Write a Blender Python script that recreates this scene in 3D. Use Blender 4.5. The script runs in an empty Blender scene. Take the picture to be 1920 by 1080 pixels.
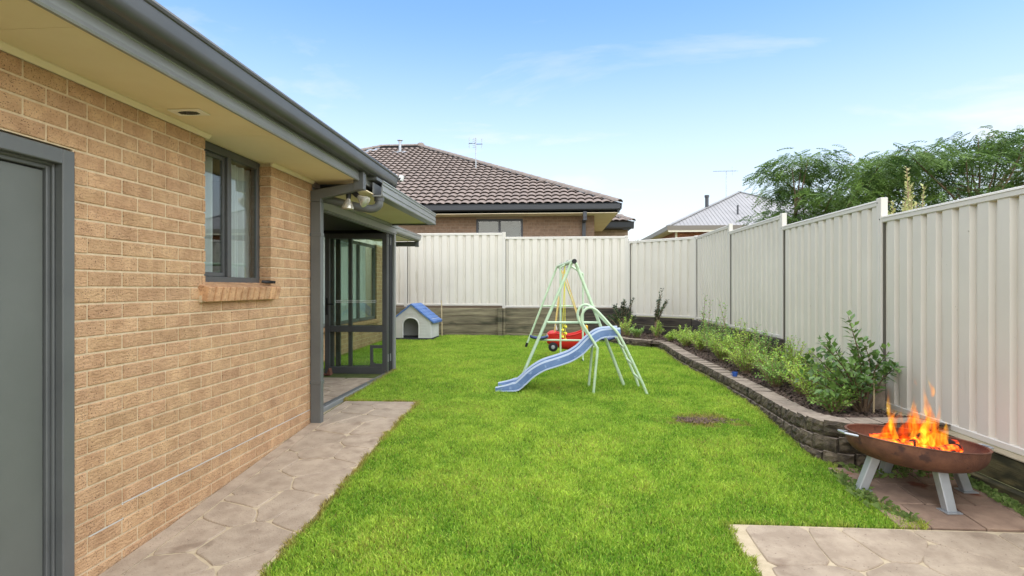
import bpy, bmesh, math, random
import numpy as np
from mathutils import Vector, Matrix

scene = bpy.context.scene
R = math.radians
random.seed(7)
rng = np.random.default_rng(7)

# ------------------------------------------------------------------ camera
cam = bpy.data.objects.new('camera', bpy.data.cameras.new('camera'))
scene.collection.objects.link(cam)
cam.data.sensor_width = 36.0
cam.data.lens = 20.156
cam.data.clip_end = 3000
cam.location = (0, 0, 1.55)
cam.rotation_euler = (R(90), 0, math.atan(77 / 1075))
scene.camera = cam

# ------------------------------------------------------------------ sky, sun, exposure
SUN_EL, SUN_AZ = 64, 142          # azimuth clockwise from +Y: high on the right, behind the camera
world = bpy.data.worlds.new('World'); scene.world = world; world.use_nodes = True
wn, wl = world.node_tree.nodes, world.node_tree.links
bg = wn['Background']
sky = wn.new('ShaderNodeTexSky'); sky.sky_type = 'NISHITA'; sky.sun_disc = False
sky.sun_elevation = R(SUN_EL); sky.sun_rotation = R(SUN_AZ)
sky.air_density = 1.0; sky.dust_density = 0.6; sky.ozone_density = 2.0; sky.altitude = 100
tc = wn.new('ShaderNodeTexCoord'); sep = wn.new('ShaderNodeSeparateXYZ'); wl.new(tc.outputs['Generated'], sep.inputs[0])
def wmath(op, a, b=None, c=None):
    n = wn.new('ShaderNodeMath'); n.operation = op
    for i, v in enumerate((a, b, c)):
        if v is None: continue
        if isinstance(v, (int, float)): n.inputs[i].default_value = v
        else: wl.new(v, n.inputs[i])
    return n.outputs[0]
zc = wmath('MAXIMUM', sep.outputs['Z'], 0.0)
den = wmath('ADD', zc, 0.18)
comb = wn.new('ShaderNodeCombineXYZ')
wl.new(wmath('DIVIDE', sep.outputs['X'], den), comb.inputs[0])
wl.new(wmath('MULTIPLY', wmath('DIVIDE', sep.outputs['Y'], den), 1.9), comb.inputs[1])
cn = wn.new('ShaderNodeTexNoise'); cn.inputs['Scale'].default_value = 0.9; cn.inputs['Detail'].default_value = 9
cn.inputs['Roughness'].default_value = 0.58; cn.inputs['Distortion'].default_value = 0.4
wl.new(comb.outputs[0], cn.inputs['Vector'])
cr = wn.new('ShaderNodeMapRange'); cr.inputs['From Min'].default_value = 0.54; cr.inputs['From Max'].default_value = 0.82
wl.new(cn.outputs['Fac'], cr.inputs['Value'])
hz = wn.new('ShaderNodeMapRange'); hz.interpolation_type = 'SMOOTHSTEP'
hz.inputs['From Min'].default_value = 0.46; hz.inputs['From Max'].default_value = 0.02
hz.inputs['To Min'].default_value = 0.0; hz.inputs['To Max'].default_value = 0.84
wl.new(zc, hz.inputs['Value'])
fac = wmath('MINIMUM', wmath('ADD', wmath('MULTIPLY', cr.outputs[0], 0.75), hz.outputs[0]), 0.95)
hsv = wn.new('ShaderNodeHueSaturation'); hsv.inputs['Hue'].default_value = 0.495; hsv.inputs['Saturation'].default_value = 1.12; hsv.inputs['Value'].default_value = 1.0
wl.new(sky.outputs[0], hsv.inputs['Color'])
mx = wn.new('ShaderNodeMix'); mx.data_type = 'RGBA'
wl.new(fac, mx.inputs['Factor']); wl.new(hsv.outputs[0], mx.inputs['A']); mx.inputs['B'].default_value = (3.5, 3.55, 3.6, 1)
wl.new(mx.outputs['Result'], bg.inputs['Color'])
bg.inputs['Strength'].default_value = 0.08

sun = bpy.data.objects.new('sun', bpy.data.lights.new('sun', 'SUN'))
scene.collection.objects.link(sun)
sun.data.energy = 1.5; sun.data.angle = R(150); sun.data.color = (1.0, 0.91, 0.78)
_e, _a = R(SUN_EL), R(SUN_AZ)
sdir = Vector((math.sin(_a) * math.cos(_e), math.cos(_a) * math.cos(_e), math.sin(_e)))
sun.rotation_euler = sdir.to_track_quat('Z', 'Y').to_euler()
sun.location = (0, -5, 20)

scene.view_settings.view_transform = 'Standard'; scene.view_settings.look = 'None'
scene.view_settings.exposure = 1.92; scene.view_settings.gamma = 1.0
scene.view_settings.use_curve_mapping = False
scene.render.engine = 'CYCLES'
scene.cycles.use_denoising = True
scene.cycles.max_bounces = 8
scene.cycles.transparent_max_bounces = 16

# ------------------------------------------------------------------ helpers
COL = scene.collection
WT = {}                                            # world translation of each object

def S(r, g, b, k=1.0):
    f = lambda c: (c / 12.92 if c <= 0.04045 else ((c + 0.055) / 1.055) ** 2.4)
    return (f(r / 255) * k, f(g / 255) * k, f(b / 255) * k, 1)

def tag(o, label=None, cat=None, group=None, kind=None):
    if label: o['label'] = label
    if cat: o['category'] = cat
    if group: o['group'] = group
    if kind: o['kind'] = kind
    return o

def thing(name, loc, label, cat, group=None):
    o = bpy.data.objects.new(name, None); COL.objects.link(o)
    o.location = loc; o.empty_display_size = 0.2
    WT[o] = Vector(loc)
    return tag(o, label, cat, group)

def link(name, me, parent=None, loc=(0, 0, 0), rot=(0, 0, 0), scale=(1, 1, 1)):
    o = bpy.data.objects.new(name, me); COL.objects.link(o)
    L = Vector(loc); WT[o] = L
    if parent is not None:
        o.parent = parent; o.location = L - WT[parent]
    else:
        o.location = L
    o.rotation_euler = rot; o.scale = scale
    return o

class MB:
    def __init__(s): s.v = []; s.f = []; s.m = []
    def add(s, vs, fs, mi=0):
        n = len(s.v); s.v += [tuple(p) for p in vs]
        s.f += [tuple(i + n for i in f) for f in fs]; s.m += [mi] * len(fs)
        return s
    def box(s, x0, x1, y0, y1, z0, z1, mi=0):
        return s.add([(x0, y0, z0), (x1, y0, z0), (x1, y1, z0), (x0, y1, z0), (x0, y0, z1), (x1, y0, z1), (x1, y1, z1), (x0, y1, z1)],
                     [(0, 3, 2, 1), (4, 5, 6, 7), (0, 1, 5, 4), (1, 2, 6, 5), (2, 3, 7, 6), (3, 0, 4, 7)], mi)
    def obox(s, c, size, rot=None, mi=0):
        c = Vector(c); hx, hy, hz_ = [q / 2 for q in size]
        rot = rot or Matrix.Identity(3)
        vs = [c + rot @ Vector((x, y, z)) for z in (-hz_, hz_) for x, y in ((-hx, -hy), (hx, -hy), (hx, hy), (-hx, hy))]
        return s.add(vs, [(0, 3, 2, 1), (4, 5, 6, 7), (0, 1, 5, 4), (1, 2, 6, 5), (2, 3, 7, 6), (3, 0, 4, 7)], mi)
    def beam(s, a, b, w, h, mi=0):                 # rectangular bar between two points
        a, b = Vector(a), Vector(b); d = (b - a)
        q = d.to_track_quat('X', 'Z').to_matrix()
        return s.obox((a + b) / 2, (d.length, w, h), q, mi)
    def tube(s, pts, r, n=8, cap=True, mi=0):
        pts = [Vector(p) for p in pts]; m = len(pts)
        rs = r if isinstance(r, (list, tuple)) else [r] * m
        up = None; rings = []
        for i, p in enumerate(pts):
            d = (pts[min(i + 1, m - 1)] - pts[max(i - 1, 0)])
            if d.length < 1e-9: d = Vector((0, 0, 1))
            d.normalize()
            if up is None:
                up = d.orthogonal().normalized()
            else:
                up = (up - d * up.dot(d))
                up = up.normalized() if up.length > 1e-6 else d.orthogonal().normalized()
            sd = d.cross(up)
            rings.append([p + (up * math.cos(2 * math.pi * k / n) + sd * math.sin(2 * math.pi * k / n)) * rs[i] for k in range(n)])
        vs = [q for rr in rings for q in rr]; fs = []
        for i in range(m - 1):
            for k in range(n):
                fs.append((i * n + k, i * n + (k + 1) % n, (i + 1) * n + (k + 1) % n, (i + 1) * n + k))
        if cap:
            fs.append(tuple(range(n - 1, -1, -1))); fs.append(tuple((m - 1) * n + k for k in range(n)))
        return s.add(vs, fs, mi)
    def lathe(s, prof, c=(0, 0, 0), n=32, mi=0, M3=None):   # prof: (r, z) open profile
        c = Vector(c); vs = []; fs = []
        for r, z in prof:
            for k in range(n):
                a = 2 * math.pi * k / n
                p = Vector((r * math.cos(a), r * math.sin(a), z))
                vs.append(c + (M3 @ p if M3 else p))
        for i in range(len(prof) - 1):
            for k in range(n):
                fs.append((i * n + k, i * n + (k + 1) % n, (i + 1) * n + (k + 1) % n, (i + 1) * n + k))
        return s.add(vs, fs, mi)
    def prism(s, poly, fz0, fz1, mi=0):            # poly in xy; fz: number or function of (x, y)
        F0 = fz0 if callable(fz0) else (lambda x, y: fz0)
        F1 = fz1 if callable(fz1) else (lambda x, y: fz1)
        n = len(poly)
        vs = [(x, y, F0(x, y)) for x, y in poly] + [(x, y, F1(x, y)) for x, y in poly]
        fs = [tuple(range(n - 1, -1, -1)), tuple(range(n, 2 * n))] + [(i, (i + 1) % n, n + (i + 1) % n, n + i) for i in range(n)]
        return s.add(vs, fs, mi)
    def extr_y(s, prof, y0, y1, mi=0):             # closed (x, z) profile pushed along y
        n = len(prof)
        vs = [(x, y0, z) for x, z in prof] + [(x, y1, z) for x, z in prof]
        fs = [tuple(range(n)), tuple(range(2 * n - 1, n - 1, -1))] + [(i, n + i, n + (i + 1) % n, (i + 1) % n) for i in range(n)]
        return s.add(vs, fs, mi)
    def extr_x(s, prof, x0, x1, mi=0):             # closed (y, z) profile pushed along x
        n = len(prof)
        vs = [(x0, y, z) for y, z in prof] + [(x1, y, z) for y, z in prof]
        fs = [tuple(range(n - 1, -1, -1)), tuple(range(n, 2 * n))] + [((i + 1) % n, n + (i + 1) % n, n + i, i) for i in range(n)]
        return s.add(vs, fs, mi)
    def mesh(s, mats, name='m', loc=(0, 0, 0), smooth=False, bevel=0, seg=1, fix=True):
        L = Vector(loc)
        me = bpy.data.meshes.new(name)
        me.from_pydata([tuple(Vector(p) - L) for p in s.v], [], s.f)
        for m in (mats if isinstance(mats, (list, tuple)) else [mats]): me.materials.append(m)
        if any(s.m): me.polygons.foreach_set('material_index', s.m)
        if bevel or fix:
            bm = bmesh.new(); bm.from_mesh(me)
            if fix: bmesh.ops.recalc_face_normals(bm, faces=bm.faces)
            if bevel:
                es = [e for e in bm.edges if len(e.link_faces) == 2 and e.calc_face_angle(0) > 0.5]
                bmesh.ops.bevel(bm, geom=es, offset=bevel, segments=seg, affect='EDGES', clamp_overlap=True, profile=0.5)
            bm.to_mesh(me); bm.free()
        if smooth:
            me.polygons.foreach_set('use_smooth', [True] * len(me.polygons))
            if smooth != 'all':
                try: me.set_sharp_from_angle(angle=R(40))
                except Exception: pass
        me.update()
        return me
    def build(s, name, mats, parent=None, loc=(0, 0, 0), **k):
        return link(name, s.mesh(mats, name, loc, **k), parent, loc)

def box(name, mat_, x0, x1, y0, y1, z0, z1, parent=None, bevel=0.0, seg=1):
    return MB().box(x0, x1, y0, y1, z0, z1).build(name, mat_, parent, bevel=bevel, seg=seg)

def catmull(P, k=6, closed=False):
    P = [Vector(p) for p in P]; out = []
    for i in range(len(P) - 1):
        p0 = P[i - 1] if i else P[0] * 2 - P[1]
        p1, p2 = P[i], P[i + 1]
        p3 = P[i + 2] if i + 2 < len(P) else P[-1] * 2 - P[-2]
        for j in range(k):
            t = j / k
            out.append(0.5 * ((2 * p1) + (p2 - p0) * t + (2 * p0 - 5 * p1 + 4 * p2 - p3) * t * t + (3 * p1 - p0 - 3 * p2 + p3) * t ** 3))
    out.append(P[-1])
    return out

GY = [-50, 2.4, 2.9, 3.4, 4.2, 5.5, 8, 11, 14.3, 40]
GZ = [0, .01, .03, .055, .115, .21, .28, .33, .38, .5]
def gz(y): return float(np.interp(y, GY, GZ))      # height of the ground, rising gently away from the camera

# ------------------------------------------------------------------ materials
def mat(name, c1, c2=None, scale=4.0, rough=0.6, bump=0.0, bscale=60.0, metal=0.0, rand=0.0, stretch=(1, 1, 1), detail=5.0,
        lo=0.35, hi=0.65, spot=None, spec=0.5, bdist=0.01, island=0.0, hue=0.0, trans=0.0, spot2=None, coat=0.0, bstretch=None):
    m = bpy.data.materials.new(name); m.use_nodes = True
    N, L = m.node_tree.nodes, m.node_tree.links
    b = N['Principled BSDF']
    b.inputs['Roughness'].default_value = rough; b.inputs['Metallic'].default_value = metal
    b.inputs['Specular IOR Level'].default_value = spec
    if coat: b.inputs['Coat Weight'].default_value = coat
    geo = N.new('ShaderNodeNewGeometry')
    def vec(st):
        mp = N.new('ShaderNodeMapping'); mp.inputs['Scale'].default_value = st
        L.new(geo.outputs['Position'], mp.inputs['Vector']); return mp.outputs[0]
    v0 = vec(stretch)
    out = None
    if c2 is not None:
        nz = N.new('ShaderNodeTexNoise'); nz.inputs['Scale'].default_value = scale; nz.inputs['Detail'].default_value = detail
        nz.inputs['Roughness'].default_value = 0.6
        L.new(v0, nz.inputs['Vector'])
        rp = N.new('ShaderNodeValToRGB'); rp.color_ramp.elements[0].position = lo; rp.color_ramp.elements[1].position = hi
        rp.color_ramp.elements[0].color = c1; rp.color_ramp.elements[1].color = c2
        L.new(nz.outputs['Fac'], rp.inputs[0]); out = rp.outputs[0]
    else:
        rgb = N.new('ShaderNodeRGB'); rgb.outputs[0].default_value = c1; out = rgb.outputs[0]
    for sp in (spot, spot2):
        if not sp: continue
        sc, th, wd, col, st = sp
        n2 = N.new('ShaderNodeTexNoise'); n2.inputs['Scale'].default_value = sc; n2.inputs['Detail'].default_value = 3
        L.new(vec(st), n2.inputs['Vector'])
        mr = N.new('ShaderNodeMapRange'); mr.inputs['From Min'].default_value = th; mr.inputs['From Max'].default_value = th + wd
        L.new(n2.outputs['Fac'], mr.inputs['Value'])
        mm = N.new('ShaderNodeMix'); mm.data_type = 'RGBA'
        L.new(mr.outputs[0], mm.inputs['Factor']); L.new(out, mm.inputs['A']); mm.inputs['B'].default_value = col
        out = mm.outputs['Result']
    if rand or island or hue:
        h = N.new('ShaderNodeHueSaturation'); L.new(out, h.inputs['Color'])
        src = N.new('ShaderNodeObjectInfo').outputs['Random'] if rand else geo.outputs['Random Per Island']
        amt = rand or island
        mr = N.new('ShaderNodeMapRange'); mr.inputs['To Min'].default_value = 1 - amt; mr.inputs['To Max'].default_value = 1 + amt
        L.new(src, mr.inputs['Value']); L.new(mr.outputs[0], h.inputs['Value'])
        if hue:
            wn_ = N.new('ShaderNodeTexWhiteNoise'); wn_.noise_dimensions = '1D'; L.new(src, wn_.inputs['W'])
            m2 = N.new('ShaderNodeMapRange'); m2.inputs['To Min'].default_value = 0.5 - hue; m2.inputs['To Max'].default_value = 0.5 + hue
            L.new(wn_.outputs['Value'], m2.inputs['Value']); L.new(m2.outputs[0], h.inputs['Hue'])
        out = h.outputs[0]
    L.new(out, b.inputs['Base Color'])
    if bump:
        nb = N.new('ShaderNodeTexNoise'); nb.inputs['Scale'].default_value = bscale; nb.inputs['Detail'].default_value = 6
        L.new(vec(bstretch or stretch), nb.inputs['Vector'])
        bp = N.new('ShaderNodeBump'); bp.inputs['Strength'].default_value = bump; bp.inputs['Distance'].default_value = bdist
        L.new(nb.outputs['Fac'], bp.inputs['Height']); L.new(bp.outputs[0], b.inputs['Normal'])
    if trans:
        tr = N.new('ShaderNodeBsdfTranslucent'); L.new(out, tr.inputs['Color'])
        ms = N.new('ShaderNodeMixShader'); ms.inputs[0].default_value = trans
        L.new(b.outputs[0], ms.inputs[1]); L.new(tr.outputs[0], ms.inputs[2])
        L.new(ms.outputs[0], N['Material Output'].inputs[0])
    return m

def glass_mat(name, tint=(0.9, 0.95, 0.92, 1), ior=1.5, rough=0.0):
    m = bpy.data.materials.new(name); m.use_nodes = True
    N, L = m.node_tree.nodes, m.node_tree.links
    N.remove(N['Principled BSDF'])
    t = N.new('ShaderNodeBsdfTransparent'); t.inputs[0].default_value = tint
    g = N.new('ShaderNodeBsdfGlossy'); g.inputs['Roughness'].default_value = rough
    fr = N.new('ShaderNodeFresnel'); ge = N.new('ShaderNodeNewGeometry'); ir = N.new('ShaderNodeMapRange')
    ir.inputs['To Min'].default_value = ior; ir.inputs['To Max'].default_value = 1 / ior      # same reflectance from either side of the pane
    L.new(ge.outputs['Backfacing'], ir.inputs['Value']); L.new(ir.outputs[0], fr.inputs[0])
    ms = N.new('ShaderNodeMixShader')
    L.new(fr.outputs[0], ms.inputs[0]); L.new(t.outputs[0], ms.inputs[1]); L.new(g.outputs[0], ms.inputs[2])
    L.new(ms.outputs[0], N['Material Output'].inputs[0])
    return m

K = dict(
    brick=mat('brick_clay', S(176, 138, 100), S(201, 163, 122), scale=9, rough=.9, bump=.9, bscale=26, bdist=.012, rand=.07, hue=.003,
              spot=(120, .60, .05, S(88, 62, 42), (1, 1, 1.6)), spot2=(240, .70, .03, S(226, 208, 178), (1, 1, 1)), bstretch=(1, 1, 3.2)),
    brick_red=mat('brick_clay_sill', S(172, 128, 90), S(208, 166, 122), scale=14, rough=.9, bump=.5, bscale=60, rand=.16,
                  spot=(120, .6, .06, S(120, 80, 50), (1, 1, 1))),
    mortar=mat('mortar', S(198, 176, 141), S(213, 192, 157), scale=30, rough=.95, bump=.4, bscale=150),
    sealant=mat('sealant', S(206, 202, 192), rough=.5),
    grey=mat('grey_steel', S(92, 94, 92), S(100, 102, 99), scale=3, rough=.42, spec=.5, bump=.03, bscale=200),
    darkgrey=mat('dark_grey_steel', S(74, 75, 74), S(82, 83, 81), scale=3, rough=.4),
    lightgrey=mat('light_grey_steel', S(136, 138, 135), S(146, 148, 144), scale=3, rough=.38, metal=.15),
    doorgrey=mat('door_paint', S(98, 101, 94), S(104, 107, 100), scale=2.5, rough=.5, bump=.05, bscale=260, spot=(9, .74, .03, S(84, 88, 82), (1, 1, 1))),
    soffit=mat('soffit_paint', S(240, 222, 184), S(245, 229, 194), scale=2, rough=.7),
    vent=mat('vent_plastic', S(246, 240, 226), rough=.5),
    black=mat('black_gap', (.012, .012, .012, 1), rough=.8),
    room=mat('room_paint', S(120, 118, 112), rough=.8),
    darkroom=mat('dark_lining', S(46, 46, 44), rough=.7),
    curtain=mat('curtain_cloth', S(232, 233, 234), S(240, 241, 242), scale=8, rough=.9, trans=.3),
    glass=glass_mat('window_glass', (.88, .92, .90, 1), 1.7),
    glass2=glass_mat('door_glass', (.84, .92, .86, 1), 1.7),
    concrete=mat('stamped_concrete', S(157, 140, 119), S(181, 164, 141), scale=7, rough=.8, bump=.5, bscale=90, rand=.07,
                 spot=(4.5, .60, .12, S(141, 123, 103), (1, 1, 1)), spot2=(60, .66, .05, S(128, 112, 94), (1, 1, 1))),
    grout=mat('path_grout', S(184, 168, 137), S(198, 182, 151), scale=20, rough=.9, bump=.3, bscale=120),
    paver=mat('clay_paver', S(134, 110, 92), S(162, 136, 114), scale=7, rough=.85, bump=.3, bscale=80, rand=.14, spot=(5, .58, .1, S(128, 78, 54), (1, 1, 1))),
    soil=mat('soil', S(62, 52, 40), S(92, 78, 58), scale=14, rough=1, bump=.8, bscale=60),
    mulch=mat('bark_mulch', S(64, 50, 42), S(118, 98, 84), scale=60, rough=.95, island=.45),
    lawnbase=mat('lawn_soil', S(70, 84, 34), S(96, 104, 44), scale=9, rough=1, bump=.6, bscale=80),
    fence=mat('cream_steel', S(209, 203, 188), S(216, 210, 195), scale=1.2, rough=.42, spec=.45, spot=(7, .66, .16, S(186, 179, 160), (1, 1, .12)), spot2=(40, .76, .03, S(150, 142, 122), (1, 1, .5))),
    post=mat('cream_post', S(211, 206, 193), rough=.42),
    fencegap=mat('fence_channel', S(96, 92, 82), rough=.7),
    sleeper=mat('weathered_timber', S(98, 90, 70), S(142, 132, 104), scale=3.2, rough=.9, bump=.7, bscale=20, stretch=(.5, .5, 6), rand=.16,
                spot=(2.2, .56, .12, S(70, 68, 50), (.6, .6, 3))),
    darksleeper=mat('dark_timber', S(48, 43, 38), S(86, 78, 66), scale=4, rough=.92, bump=.7, bscale=24, stretch=(.5, .5, 5), rand=.2),
    mossleeper=mat('mossy_timber', S(84, 76, 50), S(122, 112, 72), scale=4, rough=.9, bump=.7, bscale=22, stretch=(.5, .5, 5), rand=.12,
                   spot=(3.4, .54, .12, S(58, 56, 34), (.7, .7, 2))),
    sleepertop=mat('timber_edge', S(150, 138, 112), S(170, 158, 132), scale=9, rough=.9, bump=.4, bscale=40),
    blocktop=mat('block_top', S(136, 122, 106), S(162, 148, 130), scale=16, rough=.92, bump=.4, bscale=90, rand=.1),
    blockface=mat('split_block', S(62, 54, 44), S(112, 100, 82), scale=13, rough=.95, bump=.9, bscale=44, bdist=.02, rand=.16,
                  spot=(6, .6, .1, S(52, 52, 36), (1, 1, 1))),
    tile=mat('roof_tile', S(120, 106, 97), S(144, 129, 118), scale=12, rough=.8, bump=.2, bscale=80, rand=.07),
    ridge=mat('ridge_tile', S(120, 108, 100), S(142, 130, 120), scale=10, rough=.8, bump=.2, bscale=60, rand=.08),
    mortarshade=mat('ridge_mortar_gap_shade', S(34, 32, 31), rough=.9),  # ridge mortar and roof underlay, near black to deepen shade in tile gaps
    nbrick=mat('neighbour_brick', S(128, 104, 84), S(150, 124, 102), scale=10, rough=.9, rand=.12),
    nbrick2=mat('neighbour_brick_pale', S(168, 146, 124), S(184, 162, 138), scale=10, rough=.9, rand=.1),
    nmortar=mat('neighbour_mortar', S(150, 132, 112), rough=.95),
    ngutter=mat('charcoal_gutter', S(62, 64, 68), rough=.4),
    redbrick=mat('red_brick', S(132, 84, 58), S(164, 110, 78), scale=9, rough=.9, rand=.16),
    greyroof=mat('pale_steel_roof', S(146, 145, 143), S(156, 154, 152), scale=1, rough=.55),
    cream=mat('cream_trim', S(216, 208, 186), rough=.6),
    zinc=mat('galvanised', S(160, 165, 168), S(182, 186, 188), scale=14, rough=.4, metal=.5),
    swing=mat('mint_paint', S(188, 212, 172), S(202, 222, 186), scale=12, rough=.42, spot=(26, .72, .03, S(150, 150, 110), (1, 1, 1))),
    slide=mat('blue_plastic', S(84, 112, 152), S(104, 132, 170), scale=5, rough=.5, spot=(16, .6, .1, S(128, 152, 182), (1, 1, 1)), bump=.05, bscale=60),
    slidepale=mat('plastic_rim_highlight', S(176, 190, 206), rough=.5),  # highlight on the slide's rims and lower lips, put into the colour
    navy=mat('navy_seat', S(40, 56, 96), S(50, 66, 108), scale=9, rough=.5),
    red=mat('red_plastic', S(206, 34, 34), S(216, 46, 42), scale=5, rough=.35),
    yellow=mat('yellow_plastic', S(240, 186, 40), rough=.4),
    rope=mat('yellow_rope', S(222, 190, 110), S(236, 206, 130), scale=40, rough=.9),
    knot=mat('bright_yellow_rope', S(236, 226, 70), rough=.8),
    tyre=mat('black_plastic', S(28, 28, 28), rough=.6),
    white=mat('white_plastic', S(222, 222, 216), rough=.45),
    kennel=mat('kennel_plastic', S(206, 206, 200), S(218, 218, 212), scale=4, rough=.6),
    kblue=mat('kennel_roof_plastic', S(76, 112, 172), S(96, 132, 186), scale=5, rough=.5),
    kdark=mat('kennel_base', S(52, 54, 58), rough=.6),
    rust=mat('rusted_steel', S(90, 58, 44), S(120, 80, 58), scale=9, rough=.85, bump=.3, bscale=120, spot=(14, .6, .1, S(74, 50, 42), (1, 1, 1))),
    steel=mat('brushed_steel', S(176, 180, 182), S(190, 194, 196), scale=7, rough=.38, metal=.5),
    charcoal=mat('charred_wood', S(22, 18, 16), S(52, 42, 36), scale=20, rough=.95, bump=.8, bscale=50),
    ash=mat('ash', S(70, 48, 38), S(120, 84, 60), scale=14, rough=1, bump=.4, bscale=60),
    bark=mat('bark', S(78, 62, 46), S(118, 98, 74), scale=16, rough=.95, bump=.7, bscale=40, stretch=(1, 1, .3)),
    twig=mat('pale_twig', S(138, 112, 88), S(160, 136, 110), scale=20, rough=.9),
    leaf_tree=mat('feathery_leaf', S(52, 82, 40), S(128, 156, 80), scale=1.6, rough=.6, island=.3, trans=.35, spec=.3),
    leaf_dark=mat('glossy_leaf', S(74, 108, 50), S(126, 158, 78), scale=6, rough=.35, island=.3, trans=.2),
    leaf_back=mat('dark_leaf', S(48, 68, 44), S(78, 100, 60), scale=4, rough=.45, island=.3, trans=.2),
    leaf_bright=mat('bright_leaf', S(142, 182, 66), S(198, 224, 102), scale=6, rough=.5, island=.3, trans=.35, hue=.02),
    leaf_mid=mat('mid_leaf', S(116, 160, 70), S(162, 198, 98), scale=6, rough=.45, island=.3, trans=.3, hue=.015),
    leaf_var=mat('variegated_leaf', S(156, 164, 92), S(206, 204, 146), scale=14, rough=.5, island=.25, trans=.35, hue=.02),
    leaf_lime=mat('lime_leaf', S(128, 150, 46), S(160, 176, 62), scale=4, rough=.5, island=.25, trans=.35),
    blossom=mat('pink_blossom', S(226, 150, 120), rough=.8, trans=.3),
    stake=mat('bamboo', S(196, 178, 138), rough=.8),
    bluecup=mat('blue_cup', S(44, 84, 160), rough=.4),
    drygrass=mat('far_ground', S(96, 100, 60), S(128, 128, 82), scale=.6, rough=1),
)
# ------------------------------------------------------------------ the setting: ground, lawn, paths
def ribbon(x0, x1, y0, y1, off, thick, nx=1):
    m = MB(); ys = sorted({y0, y1} | {y for y in GY if y0 < y < y1} | set(np.arange(math.ceil(y0), y1, .5).tolist()))
    for a, b in zip(ys[:-1], ys[1:]):
        za, zb = gz(a) + off, gz(b) + off
        n = len(m.v)
        m.add([(x0, a, za), (x1, a, za), (x1, b, zb), (x0, b, zb)], [(0, 1, 2, 3)])
        m.add([(x0, a, za - thick), (x0, b, zb - thick), (x0, b, zb), (x0, a, za)], [(0, 1, 2, 3)])
        m.add([(x1, a, za - thick), (x1, b, zb - thick), (x1, b, zb), (x1, a, za)], [(3, 2, 1, 0)])
    for y, fl in ((y0, 0), (y1, 1)):
        z = gz(y) + off
        m.add([(x0, y, z - thick), (x1, y, z - thick), (x1, y, z), (x0, y, z)], [(0, 1, 2, 3) if not fl else (3, 2, 1, 0)])
    return m

m = MB(); ys = [-400, -50, 0, 2.4, 2.9, 3.4, 4.2, 5.5, 8, 11, 14.3, 40, 400, 1500]
for a, b in zip(ys[:-1], ys[1:]):
    m.add([(-1200, a, gz(a) - .05), (1200, a, gz(a) - .05), (1200, b, gz(b) - .05), (-1200, b, gz(b) - .05)], [(0, 1, 2, 3)])
tag(m.build('ground', K['drygrass'], fix=False), kind='structure')
tag(ribbon(-3.9, 3.05, -3, 14.12, -.012, .03).build('lawn', K['lawnbase'], fix=False), kind='structure')

def clip_poly(poly, p, n):                          # keep the side where (q - p).n <= 0
    out = []
    for i in range(len(poly)):
        a, b = poly[i], poly[(i + 1) % len(poly)]
        da = (a[0] - p[0]) * n[0] + (a[1] - p[1]) * n[1]; db = (b[0] - p[0]) * n[0] + (b[1] - p[1]) * n[1]
        if da <= 0: out.append(a)
        if da * db < 0:
            t = da / (da - db); out.append((a[0] + (b[0] - a[0]) * t, a[1] + (b[1] - a[1]) * t))
    return out

def crazy(x0, x1, y0, y1, pitch, seed, gap=.016, jit=.42):
    r = random.Random(seed); nx = max(1, round((x1 - x0) / pitch)); ny = max(1, round((y1 - y0) / pitch))
    dx, dy = (x1 - x0) / nx, (y1 - y0) / ny
    pts = []
    for j in range(ny):
        for i in range(nx):
            pts.append((x0 + (i + .5 + (.22 if j % 2 else -.22)) * dx + r.uniform(-jit, jit) * dx, y0 + (j + .5) * dy + r.uniform(-jit, jit) * dy))
    cells = []
    for i, p in enumerate(pts):
        poly = [(x0, y0), (x1, y0), (x1, y1), (x0, y1)]
        for j, q in enumerate(pts):
            if i == j: continue
            d = (q[0] - p[0], q[1] - p[1]); l = math.hypot(*d)
            if l > 4 * pitch or l < 1e-6: continue
            n = (d[0] / l, d[1] / l); mid = ((p[0] + q[0]) / 2 - n[0] * gap / 2, (p[1] + q[1]) / 2 - n[1] * gap / 2)
            poly = clip_poly(poly, mid, n)
            if len(poly) < 3: break
        if len(poly) < 3: continue
        # drop near-duplicate corners, then wobble and round the outline
        pp = []
        for q in poly:
            if not pp or math.hypot(q[0] - pp[-1][0], q[1] - pp[-1][1]) > .02: pp.append(q)
        if len(pp) < 3: continue
        fine = []
        for k in range(len(pp)):
            a, b = pp[k], pp[(k + 1) % len(pp)]
            l = math.hypot(b[0] - a[0], b[1] - a[1])
            fine += [a] if l < .1 else [a, ((a[0] + b[0]) / 2 + r.uniform(-.012, .012), (a[1] + b[1]) / 2 + r.uniform(-.012, .012))]
        sm = []
        for k in range(len(fine)):
            a, b = fine[k], fine[(k + 1) % len(fine)]
            sm += [(a[0] * .8 + b[0] * .2, a[1] * .8 + b[1] * .2), (a[0] * .2 + b[0] * .8, a[1] * .2 + b[1] * .8)]
        cells.append(sm)
    return cells

def paving(name, x0, x1, y0, y1, pitch, seed, parent_z=None, inset=(0, 0, 0, 0), gap=.0095, jit=.42):
    o = tag(ribbon(x0, x1, y0, y1, .006, .1).build(name, K['grout'], fix=False), kind='structure')
    for poly in crazy(x0 + inset[0], x1 - inset[1], y0 + inset[2], y1 - inset[3], pitch, seed, gap, jit):
        f1 = lambda x, y: gz(y) + .0135
        mb = MB().prism(poly, lambda x, y: gz(y) - .01, f1)
        cx = sum(p[0] for p in poly) / len(poly); cy = sum(p[1] for p in poly) / len(poly)
        mb.build('stone', K['concrete'], o, loc=(cx, cy, gz(cy)), bevel=.005)
    return o

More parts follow.
